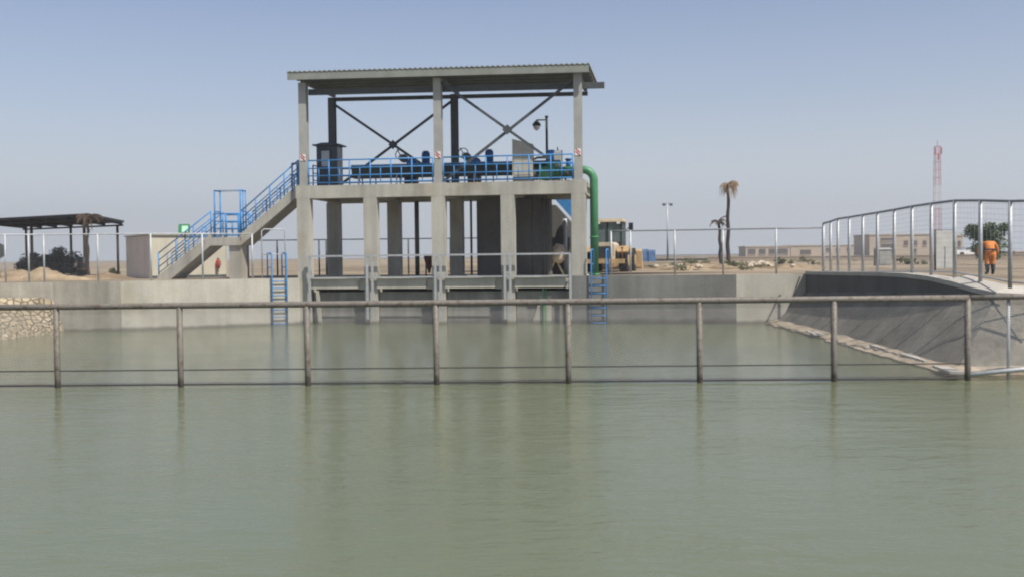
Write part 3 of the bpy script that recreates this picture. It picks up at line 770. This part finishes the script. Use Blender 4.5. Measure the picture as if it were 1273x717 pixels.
b = MB(); b.tube([(0,0,0), (0,0,.36), (0,0,.42)], [.085,.085,.04], 10); b.build('cylinder', M_red, e)
b = MB(); b.box((0,0,.45), (.10,.04,.05)); b.tube([(0,-.05,.44), (.1,-.06,.3), (.1,-.06,.12)], .015, 5); b.build('handle', M_black, e)
fl = at(229, 285, 45.6)
t = thing('floodlight', 'floodlight with a green glow painted on its glass on a pole above the shed', 'floodlight', (fl.x, fl.y, ZG))
hz = fl.z-ZG
b = MB(); b.tube([(0,0.1,0), (0,0.1,hz-.12)], .03, 6); b.build('pole', M_steel, t)
b = MB(); b.box((-.02,.06,hz), (.44,.22,.40), rx=-.2); b.build('housing', M_green, t)
b = MB(); b.box((.05,-.07,hz+.0), (.27,.02,.28), rx=-.2); b.build('glass', M_lens, t)

# shade canopy
N_ = (-20.2, 50); R_ = (-22.1, 59.8); L2 = (-28.5, 55.7); Fq = (-30.4, 65.5)
t = thing('shade_canopy', 'flat dark shade canopy on thin posts in the left yard', 'canopy', (-25, 57, ZG))
o0 = Vector((-25, 57, ZG)); zc = 2.7+2.20-ZG
def cn(p, z): return (p[0]-o0.x, p[1]-o0.y, z)
b = MB(); lo = [b.bm.verts.new(cn(p, zc-.06)) for p in (N_, R_, Fq, L2)]; hi = [b.bm.verts.new(cn(p, zc+.06)) for p in (N_, R_, Fq, L2)]
b.face(lo[::-1]); b.face(hi)
for i in range(4): b.face([lo[i], lo[(i+1)%4], hi[(i+1)%4], hi[i]])
b.build('roof', M_canopy, t)
NV, RV, LV = Vector(N_), Vector(R_), Vector(L2)
pp = lambda s_, q: NV + (RV-NV)*s_ + (LV-NV)*q
for k in range(7):
    b = MB(); a, c = pp(.01, .02+k*.16), pp(.99, .02+k*.16); b.bar(cn(a, zc-.12), cn(c, zc-.12), .08, .11); b.build('joist', M_canopy, t)
for k in (0.05, .95):
    b = MB(); a, c = pp(k, .0), pp(k, 1.0); b.bar(cn(a, zc-.22), cn(c, zc-.22), .1, .09); b.build('beam', M_canopy, t)
for s_, q in ((.05,.05), (.95,.05), (.05,.5), (.95,.5), (.05,.97), (.95,.97)):
    p = pp(s_, q); b = MB(); b.tube([cn(p, 0), cn(p, zc-.18)], .07, 6); b.build('post', M_bark, t)

# ------------------------------------------------------------------ plants
def leaves(b, c, r, n, size, rng, shell=.35):
    for _ in range(n):
        d = Vector((rng.gauss(0,1), rng.gauss(0,1), rng.gauss(0,1))).normalized()*(shell+(1-shell)*rng.random())
        p = Vector((c[0]+d.x*r[0], c[1]+d.y*r[1], c[2]+d.z*r[2]))
        u = Vector((rng.gauss(0,1), rng.gauss(0,1), rng.gauss(0,.6))).normalized(); v = u.cross(Vector((rng.gauss(0,1), rng.gauss(0,1), rng.gauss(0,1)))).normalized()
        s = size*(.5+rng.random())
        b.face([b.bm.verts.new(p+u*s), b.bm.verts.new(p+v*s*.45), b.bm.verts.new(p-u*s), b.bm.verts.new(p-v*s*.45)])
def leafy(name, label, cat, loc, h, w_, m, n, size, seed, stem_h, group=None, blobs=9):
    rng = random.Random(seed); t = thing(name, label, cat, loc, 0, group)
    b = MB()
    for k in range(5):
        a = rng.random()*math.tau; b.tube([(0,0,-.1), (.12*math.cos(a)*w_, .12*math.sin(a)*w_, stem_h), (.5*w_*math.cos(a)*.6, .5*w_*math.sin(a)*.6, h*.75)], [.05*h/2,.035*h/2,.01], 5)
    b.build('trunk', M_bark, t)
    b = MB()
    for k in range(blobs):
        a = rng.random()*math.tau; q = rng.random()**.6*w_*.5
        z = stem_h + (h-stem_h)*(.12+.76*rng.random())*(1 if stem_h > .1 else 1-.6*(q/(w_*.5))**2)
        rr = w_*(.16+.14*rng.random()); leaves(b, (q*math.cos(a), q*math.sin(a), z), (rr, rr, rr*.8), n//blobs, size, rng)
    b.build('crown', m, t, fix=False); return t
p = at(1229, 320, 62)
leafy('small_tree', 'round green tree behind the worker in orange', 'tree', (p.x, p.y, ZG), 2.6, 2.1, M_leaf, 4200, .095, 4, .35, blobs=30)
for i, (px, Y, h, w_) in enumerate(((46, 63, 1.25, 2.0), (76, 61, 1.5, 1.9))):
    p = at(px, 320, Y)
    leafy('dark_bush', ('low dark bush under the left half of the canopy', 'taller dark bush in the middle under the canopy')[i], 'bush', (p.x, p.y, ZG+.1), h, w_, M_bush, 3600, .09, 20+i, .03, 'dark bushes under the canopy', 26)
for i, (px, Y, h, w_, l) in enumerate(((906, 60, .45, 1.1, 'low green weed clump at the foot of the tall dead palm'), (972, 75, .5, 1.2, 'low weed clump right of the tall dead palm'),
        (997, 80, .6, 1.5, 'low weed clump near the far end of the wall fence'), (860, 85, .5, 1.8, 'low weed clump between the light pole and the short dead palm'),
        (1128, 70, .5, 1.2, 'low weed clump behind the right bank fence'), (142, 60, .5, .6, 'tiny dark shrub behind the right canopy post'))):
    p = at(px, 325, Y); leafy('desert_shrub', l, 'shrub', (p.x, p.y, ZG-.03), h, w_, M_weed, 420, .07, 40+i, .08, 'low desert shrubs', 6)

for i, (px, py, Y) in enumerate(((812,332,60),(838,328,72),(876,330,64),(921,327,75),(948,333,56),(1008,328,72),(1062,326,80),(880,325,88),(925,336,52),(1150,326,70),(964,326,90),(852,336,52))):
    q = at(px, py, Y); leafy('weed_tuft', 'small dry weed tuft scattered on the sand beyond the wall fences', 'weed', (q.x, q.y, ZG-.04), .22+.12*(i % 3), .8+.3*(i % 2), M_weed, 160, .06, 90+i, .05, 'small weed tufts on the sand', 4)
def palm(name, label, loc, h, lean, n, fl, m, seed, droop, r0=.16, bias=0):
    rng = random.Random(seed); t = thing(name, label, 'palm', loc, 0)
    b = MB(); pts = []; rs = []
    for k in range(15):
        f = k/14; pts.append((lean*f*f + .03*math.sin(k*1.3), .03*math.cos(k*1.7), h*f-.1*(k == 0))); rs.append(r0*(1.15-.42*f)*(1+.07*(k % 2)) + (.05 if k == 14 else 0))
    b.tube(pts, rs, 9); b.build('trunk', M_bark, t)
    c = Vector(pts[-1]); b = MB()
    for k in range(n):
        a = rng.random()*math.tau if rng.random() > bias else rng.gauss(0, .5)
        dr = droop*(.35+1.1*rng.random()); L_ = fl*(.5+.7*rng.random()); up = 1.1-rng.random()*1.3
        q = []; P_ = c.copy(); ang = up
        for s in range(7):
            q.append(P_.copy()); P_ = P_ + Vector((math.cos(a)*math.cos(ang), math.sin(a)*math.cos(ang), math.sin(ang)))*L_/6; ang = max(-1.5, ang-dr/6*2.2)
        b.tube(q, [.03,.026,.022,.018,.014,.01,.006], 4)
        for s in range(1, 7):
            for e in range(3):
                for sg in (-1, 1):
                    base = q[s-1].lerp(q[s], e/3+.2); tn = (q[s]-q[s-1]).normalized(); sd = tn.cross(Vector((0,0,1))); sd = sd.normalized() if sd.length > .01 else Vector((math.sin(a), -math.cos(a), 0))
                    tip = base + (sd*sg*.35 + tn*.4 - Vector((0,0,.75+.4*rng.random())))*fl*.24
                    wv = tn*.018
                    b.face([b.bm.verts.new(base-wv), b.bm.verts.new(base+wv), b.bm.verts.new(tip)])
    b.build('crown', m, t, fix=False); return t
p = at(905, 325, 72); palm('dead_palm', 'tall dead palm with hanging brown fronds beyond the wall fence', (p.x, p.y, ZG), at(905, 229, 72).z-ZG, .05, 32, 1.15, M_frond, 5, 1.5, .125, .35)
p = at(896, 325, 70); palm('dead_palm', 'short blackened dead palm beside the tall dead palm', (p.x, p.y, ZG), at(895, 275, 70).z-ZG, -.12, 13, .62, M_frondd, 8, .8, .115)
p = at(109, 330, 48.6); palm('dead_palm', 'dead palm stump with dry fronds in front of the dark canopy', (p.x, p.y, ZG), at(109, 271, 48.6).z-ZG, .05, 12, .8, M_frondd, 12, 1.2, .075)
p = at(103, 322, 49.5)
t = thing('steel_drum', 'dark drum standing beside the dead palm under the canopy', 'drum', (p.x, p.y, ZG+.12))
b = MB(); b.cyl((0,0,.44), .28, .88, 'Z', 14); b.build('drum_shell', M_black, t)
b = MB()
for z in (.3, .6): b.cyl((0,0,z), .295, .03, 'Z', 14)
b.build('hoop', M_rust, t)
p = at(-1, 312, 44)
t = thing('round_sign', 'dark round sign on a post cut off by the left edge of the view', 'sign', (p.x, p.y, ZG))
b = MB(); b.tube([(0,0,0), (0,0,p.z-ZG+.2)], .03, 6); b.build('pole', M_galv, t)
b = MB(); b.cyl((0,-.05,p.z-ZG), .32, .03, 'Y', 20); b.build('disc', M_steel, t)

# ------------------------------------------------------------------ loader
p = at(759, 335, 53)
LD = thing('wheel_loader', 'yellow wheel loader with a dark glass cab parked behind the green pipe', 'loader', (p.x, p.y, ZG-.03), rad(-13))
b = MB(); b.prism([(-.52,.62), (.52,.62), (.52,1.36), (.40,1.47), (-.40,1.47), (-.52,1.36)], 1, -2.5, -.62); hd = b.build('hood', M_lcream, LD)
b = MB(); b.span((-.40,-2.53,.70), (.40,-2.502,1.28))
for k in range(6): b.span((-.38,-2.55,.74+k*.09), (.38,-2.531,.78+k*.09))
b.build('grille', M_steel, hd)
b = MB(); b.span((-1.0,-2.62,.45), (1.0,-2.3,.66)); b.build('counterweight', M_yel, LD)
b = MB(); b.span((-.55,-2.2,.5), (.55,1.4,.62)); b.span((-.66,-.6,.62), (.66,.9,1.18)); b.build('body', M_yel, LD)
cbm = MB()
for x, y, x2, y2 in ((-.68,-.6,-.60,-.5), (.60,-.6,.68,-.5), (-.68,.75,-.60,.85), (.60,.75,.68,.85), (.60,.05,.68,.15), (-.68,.05,-.60,.15)): cbm.span((x,y,1.182), (x2,y2,2.50))
cbm.span((-.60,-.59,1.183), (.60,-.53,1.5)); cbm.span((-.1,-.62,1.5), (-.03,-.535,2.5)); cab = cbm.build('cab', M_black, LD)
b = MB(); b.span((-.76,-.70,2.502), (.76,.98,2.58)); b.span((-.66,-.6,2.581), (.66,.88,2.66)); b.build('cab_roof', M_lcream, cab)
M_glass = mat('cab_glass', (.10,.14,.14), .12, 0, var=.1, spec=.7)
b = MB(); b.span((-.598,-.57,1.502), (-.101,-.555,2.49)); b.span((-.028,-.57,1.502), (.598,-.555,2.49)); b.build('rear_window', M_glass, cab)
for s in (-1, 1):
    b = MB(); b.span((s*.655,-.49,1.3), (s*.64,.74,2.49)); b.build('side_window', M_glass, cab)
    b = MB(); b.tube([(s*.68,.7,2.1), (s*.95,.6,2.30)], .02, 5); b.box((s*.98,.58,2.28), (.22,.08,.40)); b.build('mirror', M_black, cab)
    b = MB(); b.box((s*.5,-.70,2.45), (.16,.1,.09)); b.build('work_light', M_opal, cab)
    b = MB(); b.prism([(-2.25,1.02), (-2.15,1.22), (-.75,1.30), (-.6,1.0), (-.72,1.0), (-.85,1.2), (-2.05,1.12), (-2.15,.95)], 0, s*.62, s*1.18); b.build('mudguard', M_yel, LD)
    b = MB(); b.tube([(s*.9,-2.45,.66), (s*.9,-2.45,1.2)], .03, 6); b.box((s*.9,-2.49,1.2), (.10,.06,.08)); b.build('tail_light', M_rust, LD)
def wheel(x, y, r, wd):
    b = MB(); b.cyl((x,y,r), r, wd, 'X', 24)
    for k in range(20):
        a = k*math.tau/20; b.box((x, y+math.cos(a)*r, r+math.sin(a)*r), (wd, .07, .07), rx=a)
    wh = b.build('wheel', M_tyre, LD)
    b = MB(); b.cyl((x+(.02 if x > 0 else -.02),y,r), r*.5, wd, 'X', 16); b.build('rim', M_yel, wh)
for s in (-1, 1): wheel(s*.88, -1.45, .58, .42); wheel(s*.88, 1.5, .58, .42)
for s in (-1, 1):
    b = MB(); b.bar((s*.40,.95,1.35), (s*.42,2.4,1.25), .14, .26); b.bar((s*.42,2.4,1.25), (s*.44,3.3,.55), .14, .24); b.build('lift_arm', M_yel, LD)
b = MB(); b.prism([(3.2,.20), (3.2,1.05), (3.4,1.15), (3.95,.3), (4.1,.1), (3.3,.1)], 0, -1.25, 1.25); b.build('bucket', M_yel, LD)
b = MB(); b.tube([(.3,-1.5,1.4), (.3,-1.5,1.85), (.34,-1.55,1.95)], .05, 8); b.build('exhaust', M_steel, LD)
p = at(691, 335, 46.3)
t = thing('cement_mixer', 'small cream drum mixer standing under the rear stairs', 'mixer', (p.x, p.y, ZG-.03))
b = MB(); b.tube([(0,0,.55), (.05,0,.75), (.12,0,1.05), (.2,0,1.35)], [.25,.36,.36,.18], 12); b.build('drum', M_lcream, t)
b = MB()
for x in (-.35, .35): b.bar((x,-.2,0), (0,0,.7), .06, .06); b.bar((x,.2,0), (0,0,.7), .06, .06)
b.build('frame', M_lcream, t)

# ------------------------------------------------------------------ right yard and far things
def at0(px, Y): p = at(px, 318, Y); return (p.x, p.y, ZG)
# person, bending forward, back to the camera
p = at0(1231, 36)
def person():
    V = []; E = []; Rr = []
    def v(x, y, z, r, par=None):
        V.append((x, y, z)); Rr.append(r)
        if par is not None: E.append((par, len(V)-1))
        return len(V)-1
    pel = v(0,0,.80,.17)
    ab = v(0,.06,.95,.165,pel); ch = v(0,.17,1.07,.175,ab); sh = v(0,.29,1.10,.15,ch); nk = v(0,.48,1.05,.06,sh); hd = v(0,.56,1.01,.085,nk); hd2 = v(0,.64,.97,.08,hd)
    for s in (-1, 1):
        hp = v(s*.10,-.01,.72,.125,pel); kn = v(s*.095,.04,.46,.095,hp); ca_ = v(s*.09,-.0,.28,.082,kn); an = v(s*.09,-.02,.10,.06,ca_); ft = v(s*.10,.12,.05,.05,an); v(s*.105,.20,.045,.04,ft)
        so_ = v(s*.22,.28,1.05,.09,sh); el = v(s*.33,.36,.80,.065,so_); wr = v(s*.17,.52,.56,.034,el); pm = v(s*.16,.54,.48,.036,wr)
        for k, (dx, ln) in enumerate(((-.03,.075), (-.01,.09), (.01,.085), (.03,.065))):
            a = v(s*.16+dx,.55,.45-.02,.010,pm); v(s*.16+dx*1.1,.545,.43-ln,.008,a)
        a = v(s*.16-s*.05,.56,.46,.012,pm); v(s*.16-s*.06,.575,.42,.009,a)
    me = bpy.data.meshes.new('person'); me.from_pydata(V, E, []); 
    o = bpy.data.objects.new('person', me); C.objects.link(o)
    sm = o.modifiers.new('skin', 'SKIN'); sm.use_smooth_shade = True
    for i, r in enumerate(Rr): me.skin_vertices[0].data[i].radius = (r, r)
    me.skin_vertices[0].data[0].use_root = True
    o.modifiers.new('sub', 'SUBSURF').levels = 1; o.modifiers['sub'].render_levels = 2
    dg = bpy.context.evaluated_depsgraph_get(); m2 = bpy.data.meshes.new_from_object(o.evaluated_get(dg))
    o.modifiers.clear(); o.data = m2
    for m in (M_orange, M_boot, M_skin): m2.materials.append(m)
    for f in m2.polygons:
        c = f.center
        f.material_index = 1 if (c.z < .36 and c.y < .3) else (2 if (c.y > .46 and (c.z < .56 or c.z > .9)) else 0); f.use_smooth = True
    return o
po = person(); po.location = p; po.rotation_euler = (0, 0, rad(-12))
po.scale = (1.0, 1.0, 1.0)
tag(po, 'worker in an orange coverall bending forward behind the right bank fence', 'person')
b = MB(); b.tube([(0,.53,1.10), (0,.60,1.08), (0,.68,1.03)], [.05,.09,.06], 10); hr = b.build('hair', M_hair, po)
b = MB(); b.tube([(.20*math.cos(k*math.tau/16), .035+.195*math.sin(k*math.tau/16), .875) for k in range(17)], .028, 6, False); b.build('belt', M_boot, po)

# white panel in a frame
M_board = mat('weathered_board', (.46,.46,.42), .7, 0, var=.1)
p = at0(1174, 45); zt = at(1174, 286, 45).z-ZG
t = thing('panel_gate', 'white panel in a dark grey frame standing behind the right bank fence', 'gate', p)
b = MB(); b.tube([(-.40,0,0), (-.40,0,zt), (.40,0,zt), (.40,0,0)], .04, 6); b.build('frame', M_steel, t)
b = MB(); b.span((-.355,-.015,.1), (.355,.015,zt-.05)); b.build('panel', M_board, t)
b = MB(); b.span((.02,-.04,.15), (.05,-.016,zt*.6)); b.build('bolt_bar', M_galv, t)
p = at0(1097, 55)
t = thing('utility_cabinet', 'small grey utility cabinet behind the right bank fence', 'cabinet', p, .2)
b = MB(); b.span((-.35,-.25,.1), (.35,.25,.95)); b.box((0,0,1.0), (.78,.6,.09), taper=.8); b.build('cabinet_body', M_steelg, t)
b = MB(); b.span((-.31,-.27,.18), (.31,-.252,.88)); b.build('door', M_steelg, t)
# rocks
rng = random.Random(3)
for i, (px, py, Y, s) in enumerate(((934,330,58,.30), (941,331,57,.22), (947,327,60,.34), (953,329,58,.25), (932,333,54,.2), (958,331,56,.18), (868,334,54,.2), (846,333,56,.22), (815,333,58,.2), (985,333,54,.17), (828,331,60,.16))):
    q = at(px, py, Y); b = MB(); bmesh.ops.create_icosphere(b.bm, subdivisions=2, radius=1)
    for vv in b.bm.verts: vv.co *= .8 + .45*mnoise.noise(vv.co*1.6+Vector((i*5,0,0)))
    o = b.build('rock', M_rock); o.location = (q.x, q.y, ZG+s*.3 + .12); o.scale = (s*1.2, s, s*.75); o.rotation_euler = (0, 0, rng.random()*6)
    tag(o, 'pale rough rock lying on the sand beyond the wall fence', 'rock', 'pale rocks on the sand')
# light mast
p = at0(830, 150); zt = at(830, 253, 150).z-ZG
t = thing('light_pole', 'tall thin light pole with a double lamp head far beyond the wall', 'light pole', p)
b = MB(); b.tube([(0,0,0), (0,0,zt)], [.14,.08], 8); b.build('pole', M_galv, t)
b = MB(); b.bar((-.75,0,zt-.05), (.75,0,zt-.05), .08, .08); b.build('crossarm', M_steel, t)
for s in (-1, 1):
    b = MB(); b.box((s*.5,-.1,zt-.22), (.42,.3,.2), rx=.3); b.build('lamp_head', M_steel, t)
# blue containers
M_cblue = mat('faded_container_blue', (.10,.19,.34), .6)
for i, (px, l) in enumerate(((797, 'blue container right behind the loader bucket'), (806, 'second blue container from the loader, beside the light pole'))):
    p = at0(px, 120)
    t = thing('shipping_container', l, 'container', p, .15, 'far blue containers')
    b = MB(); b.span((-.42,-1.5,.0), (.42,1.5,at(px,310,120).z-ZG - .08*i)); b.build('container_box', M_cblue, t)
    b = MB()
    for k in range(4): b.span((-.36+k*.2,-1.54,.1), (-.32+k*.2,-1.502,1.15))
    b.build('door_ribs', M_bluem, t)
# far buildings
def far_building(label, px0, px1, ytop, Y, dep, wins, parapet=.3, rz=0, storeys=None):
    a, c = at0(px0, Y), at0(px1, Y); L_ = c[0]-a[0]; H = at((px0+px1)/2, ytop, Y).z-ZG
    t = thing('desert_building', label, 'building', a, rz)
    b = MB(); b.span((0,0,-.3), (L_,dep,H-parapet)); b.build('wall', M_wall, t)
    b = MB(); b.span((-.15,-.15,H-parapet+.002), (L_+.15,dep+.15,H)); b.build('roof', M_wall, t)
    for (f0, f1, z0, z1) in wins:
        b = MB(); b.span((L_*f0,-.06,H*z0), (L_*f1,-.002,H*z1)); wn = b.build('window', M_dkwin, t)
        b = MB(); b.span((L_*f0-.1,-.16,H*z0-.14), (L_*f1+.1,-.003,H*z0-.002)); b.build('sill', M_wall, wn)
    return t
far_building('long low tan building with a row of dark openings far beyond the dead palms', 927, 982, 306, 300, 9, [(.05,.22,.2,.72), (.30,.45,.2,.72), (.52,.66,.2,.72), (.72,.95,.2,.72)])
far_building('long plain tan building between the low building and the taller block', 983, 1080, 304.5, 310, 9, [(.12,.26,.1,.55), (.45,.50,.4,.7), (.58,.63,.4,.7), (.72,.77,.4,.7), (.86,.91,.4,.7)])
far_building('taller tan block with dark openings left of the red and white mast', 1081, 1158, 291, 260, 12, [(.18,.40,.10,.55), (.18,.40,.68,.82), (.55,.62,.45,.68), (.70,.77,.45,.68), (.70,.76,.1,.3), (.86,.92,.45,.68)])
far_building('small pale building right of the red and white mast', 1188, 1197, 292, 240, 4, [(.3,.7,.4,.7)])
far_building('low tan hut behind the worker at the right edge', 1262, 1290, 312, 230, 5, [(.2,.5,.2,.7)])
p = at0(1203, 160)
t = thing('parked_pickup', 'pale blue grey vehicle parked far behind the small tree', 'vehicle', p)
b = MB(); b.prism([(-2,.35), (2,.35), (2,.9), (1.1,1.0), (.7,1.5), (-.6,1.5), (-.9,.95), (-2,.9)], 1, -.8, .8); b.build('body', M_white, t)
b = MB(); b.prism([(.95,1.02), (.66,1.44), (-.55,1.44), (-.75,1.02)], 1, -.82, -.801); b.build('window', M_glass, t)
for x in (-1.2, 1.25):
    b = MB(); b.cyl((x,0,.36), .36, 1.66, 'Y', 14); b.build('wheel', M_tyre, t)
# perimeter wall, far
a, c = at0(920, 330), at0(1400, 230)
t = thing('boundary_wall', 'low tan earth wall running in front of the far buildings', 'wall', (0,0,0))
b = MB(); 
pa, pb = at(880, 318, 108), at(1330, 318, 96)
b.bar((pa.x, pa.y, ZG+.15), (pb.x, pb.y, ZG+.15), .3, .56); b.build('wall_face', M_wall, t)
b = MB(); b.bar((pa.x, pa.y, ZG+.47), (pb.x, pb.y, ZG+.47), .36, .06); b.build('coping', M_wall, t)
# mast
p = at0(1165, 260); zt = at(1165, 182, 260).z-ZG
t = thing('telecom_mast', 'red and white lattice mast rising beyond the tan block', 'mast', p)
M_mpale = mat('hazed_mast_white', (.48,.43,.42), .6)  # distance haze is mixed into the pale and red mast colours
M_mred = mat('hazed_mast_red', (.38,.08,.07), .6)
ws = lambda z: 1.65 - .5*z/zt
nsec = 14
for ks, c_ in ((range(0, 6), 0), (range(6, 9), 1), (range(9, 14), 0)):
    b = MB()
    for k in ks:
        z0, z1 = zt*k/nsec, zt*(k+1)/nsec
        for (sx, sy) in ((-1,-1), (1,-1), (1,1), (-1,1)):
            b.bar((sx*ws(z0)/2, sy*ws(z0)/2, z0), (sx*ws(z1)/2, sy*ws(z1)/2, z1), 0.065, .065)
        for (s0, s1) in (((-1,-1),(1,-1)), ((1,-1),(1,1)), ((1,1),(-1,1)), ((-1,1),(-1,-1))):
            b.bar((s0[0]*ws(z0)/2, s0[1]*ws(z0)/2, z0), (s1[0]*ws(z1)/2, s1[1]*ws(z1)/2, z1), .036, .036)
            b.bar((s1[0]*ws(z0)/2, s1[1]*ws(z0)/2, z0), (s0[0]*ws(z1)/2, s0[1]*ws(z1)/2, z1), .036, .036)
            b.bar((s0[0]*ws(z1)/2, s0[1]*ws(z1)/2, z1-.05), (s1[0]*ws(z1)/2, s1[1]*ws(z1)/2, z1-.05), .06, .06)
    b.build('lattice_section', (M_mred, M_mpale)[c_], t)
for k, (x, y, z) in enumerate(((-.75,-.6,zt-1.2), (.75,-.6,zt-1.2), (0,-.8,zt-2.6))):
    b = MB(); b.box((x,y,z), (.3,.2,1.6)); b.build('antenna', M_mred, t)
b = MB(); b.tube([(0,0,zt), (0,0,zt+1.6)], .05, 5); b.build('finial', M_red, t)

# ------------------------------------------------------------------ air
HAZE = 0.0008
if HAZE:
    hb = MB(); hb.span((-700,-60,-3), (700,900,45))
    hm = bpy.data.materials.new('haze_air'); hm.use_nodes = True; t_ = hm.node_tree; t_.nodes.clear()
    pv = t_.nodes.new('ShaderNodeVolumePrincipled'); ou = t_.nodes.new('ShaderNodeOutputMaterial')
    pv.inputs['Color'].default_value = (.93,.94,.96,1); pv.inputs['Density'].default_value = HAZE; pv.inputs['Anisotropy'].default_value = .3
    t_.links.new(pv.outputs[0], ou.inputs['Volume'])
    tag(hb.build('haze', hm), kind='stuff')
